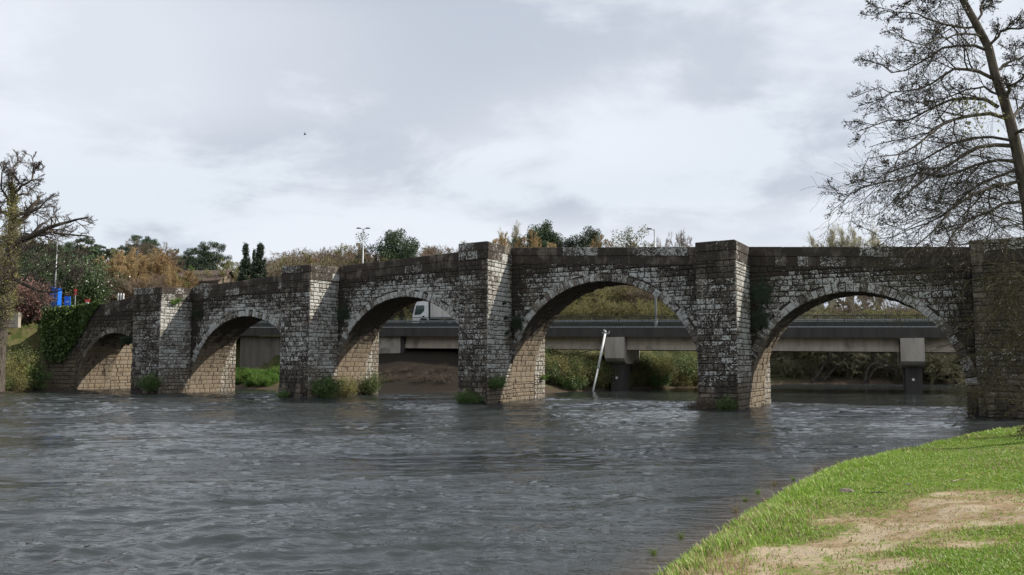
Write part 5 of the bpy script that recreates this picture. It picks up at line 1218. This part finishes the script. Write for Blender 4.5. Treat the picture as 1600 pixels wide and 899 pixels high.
# screen of growth behind the road bridge
k_ = 0
for px in range(828, 1104, 15):
    for Y, yt in ((112, 470), (121, 446), (132, 424)):
        m_ = [olA, brB, gyA, brC, olA, ocA][k_ % 6]; tree(m_, px + random.uniform(-6, 6), Y + random.uniform(-3, 3), yt + random.uniform(-7, 7), 'tree@ beyond the road bridge in the fourth arch', 'tangled trees seen through the fourth arch', sxy=1.2); k_ += 1
for px in range(1190, 1530, 16):
    for Y, yt in ((112, 505), (117, 485), (130, 478)):
        if 1290 < px < 1420 and Y == 130: yt += 8
        m_ = [gyA, olA, brB, brC, gyA][k_ % 5]; tree(m_, px + random.uniform(-6, 6), Y + random.uniform(-2, 3), yt + random.uniform(-7, 7), 'tree@ on the far bank, seen through the last arch', 'willows seen through the last arch', sxy=1.25); k_ += 1
tree(brA, 1345, 119, 450, 'bare dark tree with forking trunk in the middle of the last arch', sxy=1.1); tree(brA, 1390, 121, 455, 'bare tree right of the forking one in the last arch', sxy=0.9)
tree(dkA, 1490, 109, 545, 'dark evergreen at the water beside the right edge of the last arch', sxy=1.4); tree(dkA, 1470, 110, 556, 'dark shrubby evergreen right of the right concrete pier', sxy=1.2); tree(gyA, 1447, 107.5, 540, 'grey willow drooping to the water right of the right concrete pier', sxy=1.5)
# leaning trunks at the far water edge
for k, (pts, Yb) in enumerate([([(1266, 601), (1285, 575), (1300, 550), (1308, 535)], 107), ([(1280, 602), (1300, 580), (1322, 560), (1338, 545)], 107.5), ([(1272, 602), (1292, 582), (1300, 570)], 108), ([(1350, 600), (1353, 580), (1362, 570), (1378, 566)], 107), ([(1354, 600), (1360, 585), (1368, 575), (1385, 572), (1398, 578)], 107.3)]):
    p = resample([P(x, y, Yb) for x, y in pts], 7); p[0, 2] = -0.1
    lt_ = thing('leaning_tree', p[0], ['dark slanting tree trunk at the far water edge, leftmost', 'long slanting trunk leaning right at the far water edge', 'short slanting stem between the two leaning trunks', 'dark bent trunk at the far water edge left of the right concrete pier', 'arching bare stem beside the dark bent trunk'][k], 'tree', worldkids=True)
    rad_ = np.linspace(0.24, 0.07, 7)[None]; add('trunk', TM().tubes(p[None], rad_, 7).mesh('trunk', [BARKD]), lt_)
    e1, f1 = kids(r, p[None], rad_, 9, 0.3, 1, 0.7, 0.5, 0.5, 4, 0.2, 0.1); e2, f2 = kids(r, e1, f1, 7, 0.2, 1, 0.8, 0.5, 0.6, 3, 0.2, 0.0)
    add('crown', TM().tubes(e1, np.maximum(f1, .03), 3).tubes(e2, np.maximum(f2, .018), 3).mesh('crown', [BARKD]), lt_)
# shrubs along the far bank
k_ = 0
for px0, px1, Y0, Y1, st, kinds, grp, lab in [(590, 715, 84, 96, 26, (bram,), 'dry brush under the road bridge', '@ on the dark bank under the road bridge'),
        (846, 1090, 82, 110, 11, (bush1, bush2, bush3, bush2), 'bushes on the bank seen through the fourth arch', '@ on the steep bank seen through the fourth arch'),
        (1195, 1505, 108, 112, 14, (bush2, gyA, bush2), 'low growth on the far bank in the last arch', '@ along the far water edge in the last arch'),
        (366, 442, 90, 96, 9, (bush4, bush4), 'green plants below the abutment', '@ on the bank below the abutment in the second arch')]:
    for px in np.arange(px0, px1, st):
        for rr in range(3 if px0 != 590 else 2):
            x_ = P(px, 500, 90)[0] / 90
            Yb = Y0
            while sdist(np.array([x_ * Yb]), np.array([Yb]))[0][0] < 0.4 and Yb < 125: Yb += 0.5
            Yp = Yb + rr * (2.6 if px0 != 366 else 1.3) + random.uniform(0, 1.6); m_ = kinds[k_ % len(kinds)]; k_ += 1
            lb_ = ADJ[id(m_)] + lab[1:] + part_of(px); sc = random.uniform(1.0, 1.7) * (1.25 if px0 > 800 else 0.72)
            if m_ is gyA: o = put(m_, 'willow_tree', px, Yp, lb_, 'bush', grp, sc=0.28); 
            else: o = put(m_, 'shrub', px + random.uniform(-5, 5), Yp, lb_, 'bush', grp, sc=sc, names=FN)

# ---- far woodland that reads as one mass
wv = TM(); r = np.random.default_rng(90)
cx = []
for k in range(1500):
    x = r.uniform(-420, 420); y = r.uniform(205, 420); 
    if abs(x / y) > 0.75: continue
    cx.append((x, y))
cx = np.array(cx); cz = gheight(cx[:, 0], cx[:, 1]); hgt = 3.0 + 5 * r.random(len(cx))
pts = []
for (x, y), z, h_ in zip(cx, cz, hgt): u_ = unit(r.normal(size=(60, 3))) * r.random((60, 1)) ** .4 * np.array([3.0, 3.0, h_ * 0.55]); pts.append(np.array([x, y, z + h_ * 0.5]) + u_)
wv.leaves(*leafquads(r, np.vstack(pts), 0.75), 0)
add('far_woodland', wv.mesh('far_woodland', [m_leaf('woodland_crowns', (0.05, 0.055, 0.028), (0.15, 0.115, 0.065), 0.1)]), None, 'far wooded ridge of mixed dark and brown trees behind both bridges', 'woodland', kind='stuff')

# ---- foreground grass
r = np.random.default_rng(8)
NB = 330000
u_ = r.random(NB); yy = 7.0 + 29 * u_ ** 1.35; xx = r.uniform(-0.06, 0.68, NB) * yy + r.normal(size=NB) * 0.2
dd, lf_ = sdist(xx, yy); zz_ = gheight(xx, yy); dm_ = dirtmask(xx, yy)
dens = (1 - 0.90 * sstep(dm_, 0.05, 0.62)) * sstep(dd, -0.05, 0.25) * (0.35 + 0.65 * sstep(fbm(xx * 1.3, yy * 1.3, 3, 61), 0.32, 0.55)) * (~lf_)
shore = np.exp(-((dd - 0.6) / 0.8) ** 2) * (fbm(xx * 0.6, yy * 0.6, 3, 62) > 0.42)
keep = r.random(NB) < dens; xx, yy, zz_, dd, dm_, shore = (a[keep] for a in (xx, yy, zz_, dd, dm_, shore)); n = len(xx)
hb = (0.015 + 0.028 * r.random(n)) * (0.6 + 0.9 * fbm(xx * 0.8, yy * 0.8, 3, 63)) + shore * 0.13 * r.random(n) + 0.012
wd = (0.0035 + 0.00045 * yy) * (0.7 + 0.6 * r.random(n)); az = r.random(n) * 6.28; ln = 0.35 + 0.6 * r.random(n)
base = np.stack([xx, yy, zz_ - 0.01], -1); dv = np.stack([np.cos(az), np.sin(az), 0 * az], -1); sv = np.stack([-np.sin(az), np.cos(az), 0 * az], -1)
mid_ = base + dv * (hb * ln * 0.35)[:, None] + np.array([0, 0, 1]) * (hb * 0.6)[:, None]; tip = base + dv * (hb * ln)[:, None] + np.array([0, 0, 1]) * hb[:, None]
v = np.stack([base - sv * wd[:, None], base + sv * wd[:, None], mid_ + sv * wd[:, None] * .8, mid_ - sv * wd[:, None] * .8, tip], 1).reshape(-1, 3); k5 = (np.arange(n) * 5)[:, None]
dry = (r.random(n) < 0.07 + 0.75 * sstep(dm_, 0.05, 0.4) * r.random(n) + 0.25 * sstep(fbm(xx * 0.5, yy * 0.5, 3, 91), 0.5, 0.65))
fq = k5 + np.array([[0, 1, 2, 3]]); ft_ = k5 + np.array([[3, 2, 4]])
me = mesh_np('grass', v, [fq, ft_], [L_GRASS, L_DRY], {'rnd': np.repeat(np.clip(r.random(n) * 0.7 + shore * .3, 0, 1), 5)})
me.polygons.foreach_set('material_index', np.concatenate([dry, dry]).astype(np.int32))
add('grass', me, None, 'short bright green grass on the near bank with worn sandy patches', 'grass', kind='stuff')
# leafy litter and crumbs of soil on the bare path
NL = 9000; yy = 7.5 + 22 * r.random(NL) ** 1.3; xx = r.uniform(0, 0.66, NL) * yy; dd, lf_ = sdist(xx, yy); k = (dd > 0.02) & (~lf_) & (r.random(NL) < 0.12 + 0.8 * dirtmask(xx, yy) + 0.5 * np.exp(-dd * 1.4)); xx, yy = xx[k], yy[k]
pts = np.stack([xx, yy, gheight(xx, yy) + 0.008], -1); v, q, a = leafquads(r, pts, 0.016); v[:, 2] = np.repeat(pts[:, 2], 4) + (v[:, 2] - np.repeat(pts[:, 2], 4)) * 0.5
add('leaf_litter', TM().leaves(v, q, a, 0).mesh('leaf_litter', [L_CONE]), None, 'dark specks of leaf litter on the sandy bank', 'litter', kind='stuff')
# water-edge reeds
reed = []
def rockmesh(seed, s):
    r_ = np.random.default_rng(seed); import bmesh as bm_
    b = bm_.new(); bm_.ops.create_icosphere(b, subdivisions=2, radius=1)
    for v_ in b.verts: v_.co = v_.co * (1 + 0.25 * mnoise.noise(v_.co * 1.5 + Vector((seed, 0, 0)))); v_.co.z *= 0.6
    me = bpy.data.meshes.new('rock'); b.to_mesh(me); b.free(); me.materials.append(ROCKM); me.transform(Matrix.Scale(s, 4)); return me
def stand(px, py):
    """ground point seen at a photo position on the near bank"""
    r_ = ray(px, py); lo, hi = 5.0, 60.0
    for k in range(60):
        m_ = (lo + hi) / 2; p = np.array([0, 0, CAMZ]) + r_ * m_
        if p[2] > gz(p[0], p[1]): lo = m_
        else: hi = m_
    return p
p = stand(1323, 770); add('rock', rockmesh(2, 0.17), None, 'pale brown rock half sunk in the grass beside the sandy path', 'rock', loc=tuple(p))
for k, (px, py, s, lab) in enumerate([(1118, 742, .05, 'small dark stone in the grass near the water'), (1250, 838, .035, 'tiny dark stone on the sandy path'), (1420, 758, .06, 'dark clod on the grass above the sandy path'), (1470, 872, .05, 'dark clod in the green grass near the bottom')][1:]):
    p = stand(px, py); add('rock', rockmesh(5 + k, s), None, lab, 'stone', loc=tuple(p))
for k, (px, py, dx, dy, lab) in enumerate([(1500, 752, 0.45, 0.25, 'pale broken stick lying across the sandy path'), (1192, 830, 0.2, 0.05, 'curled dry leaf stalk near the water edge'), (1375, 772, 0.35, -0.1, 'thin brown twig on the upper part of the path')]):
    p = stand(px, py); th = thing('stick', tuple(p), lab, 'stick'); pts = resample([(-dx / 2, -dy / 2, .015), (0, 0.02, .03), (dx / 2, dy / 2, .02)], 5); add('stem', TM().tubes(pts[None], np.linspace(.012, .006, 5)[None], 6).mesh('stem', [m_bark((0.35, 0.28, 0.2), (0.5, 0.42, 0.32), 'dry_wood') if k == 0 else BARK]), th)
    e1, f1 = kids(r, pts[None], np.full((1, 5), .008), 3, .3, .9, .7, .35, .6, 3); add('side_twig', TM().tubes(e1, np.maximum(f1, .003), 4).mesh('side_twig', [BARK]), th)
def tuft(seed, n, h, m_):
    r_ = np.random.default_rng(seed); a = r_.random(n) * 6.28; l = 0.2 + 0.6 * r_.random(n); hh = h * (0.5 + 0.6 * r_.random(n)); d_ = np.stack([np.cos(a) * l, np.sin(a) * l, 0 * a], -1); b0 = r_.normal(size=(n, 3)) * .04 * np.array([1, 1, 0])
    pts = np.stack([b0, b0 + d_ * (hh * .3)[:, None] + np.array([0, 0, 1]) * (hh * .6)[:, None], b0 + d_ * (hh)[:, None] + np.array([0, 0, 1]) * hh[:, None]], 1)
    return TM().tubes(pts, np.tile([.006, .005, .001], (n, 1)), 3).mesh('blades', [m_])
tf_ = [tuft(1, 40, .4, L_GRASS), tuft(2, 30, .5, L_DRY), tuft(3, 50, .35, L_GRASS)]
for k, (px, py, lab) in enumerate([(1022, 868, 'green tuft of blades at the water edge, nearest the bottom'), (1150, 800, 'grass tuft standing in the shallow water'), (1165, 782, 'tall dry reeds leaning over the water'), (1185, 770, 'bushy grass tuft on the bank edge'), (1210, 757, 'grass tuft right of the dry reeds'), (1240, 748, 'tall pale grass clump above the water edge'), (1065, 842, 'thin dry blades in the water'), (1275, 735, 'grass clump along the bend of the bank'), (1310, 722, 'grass clump further up the bank edge')]):
    p = stand(px, py + 6); o = thing('grass_tuft', tuple(p), lab, 'grass tuft', scale=0.5 if p[2] < 0.15 else 0.75); add('blades', tf_[k % 3], o)
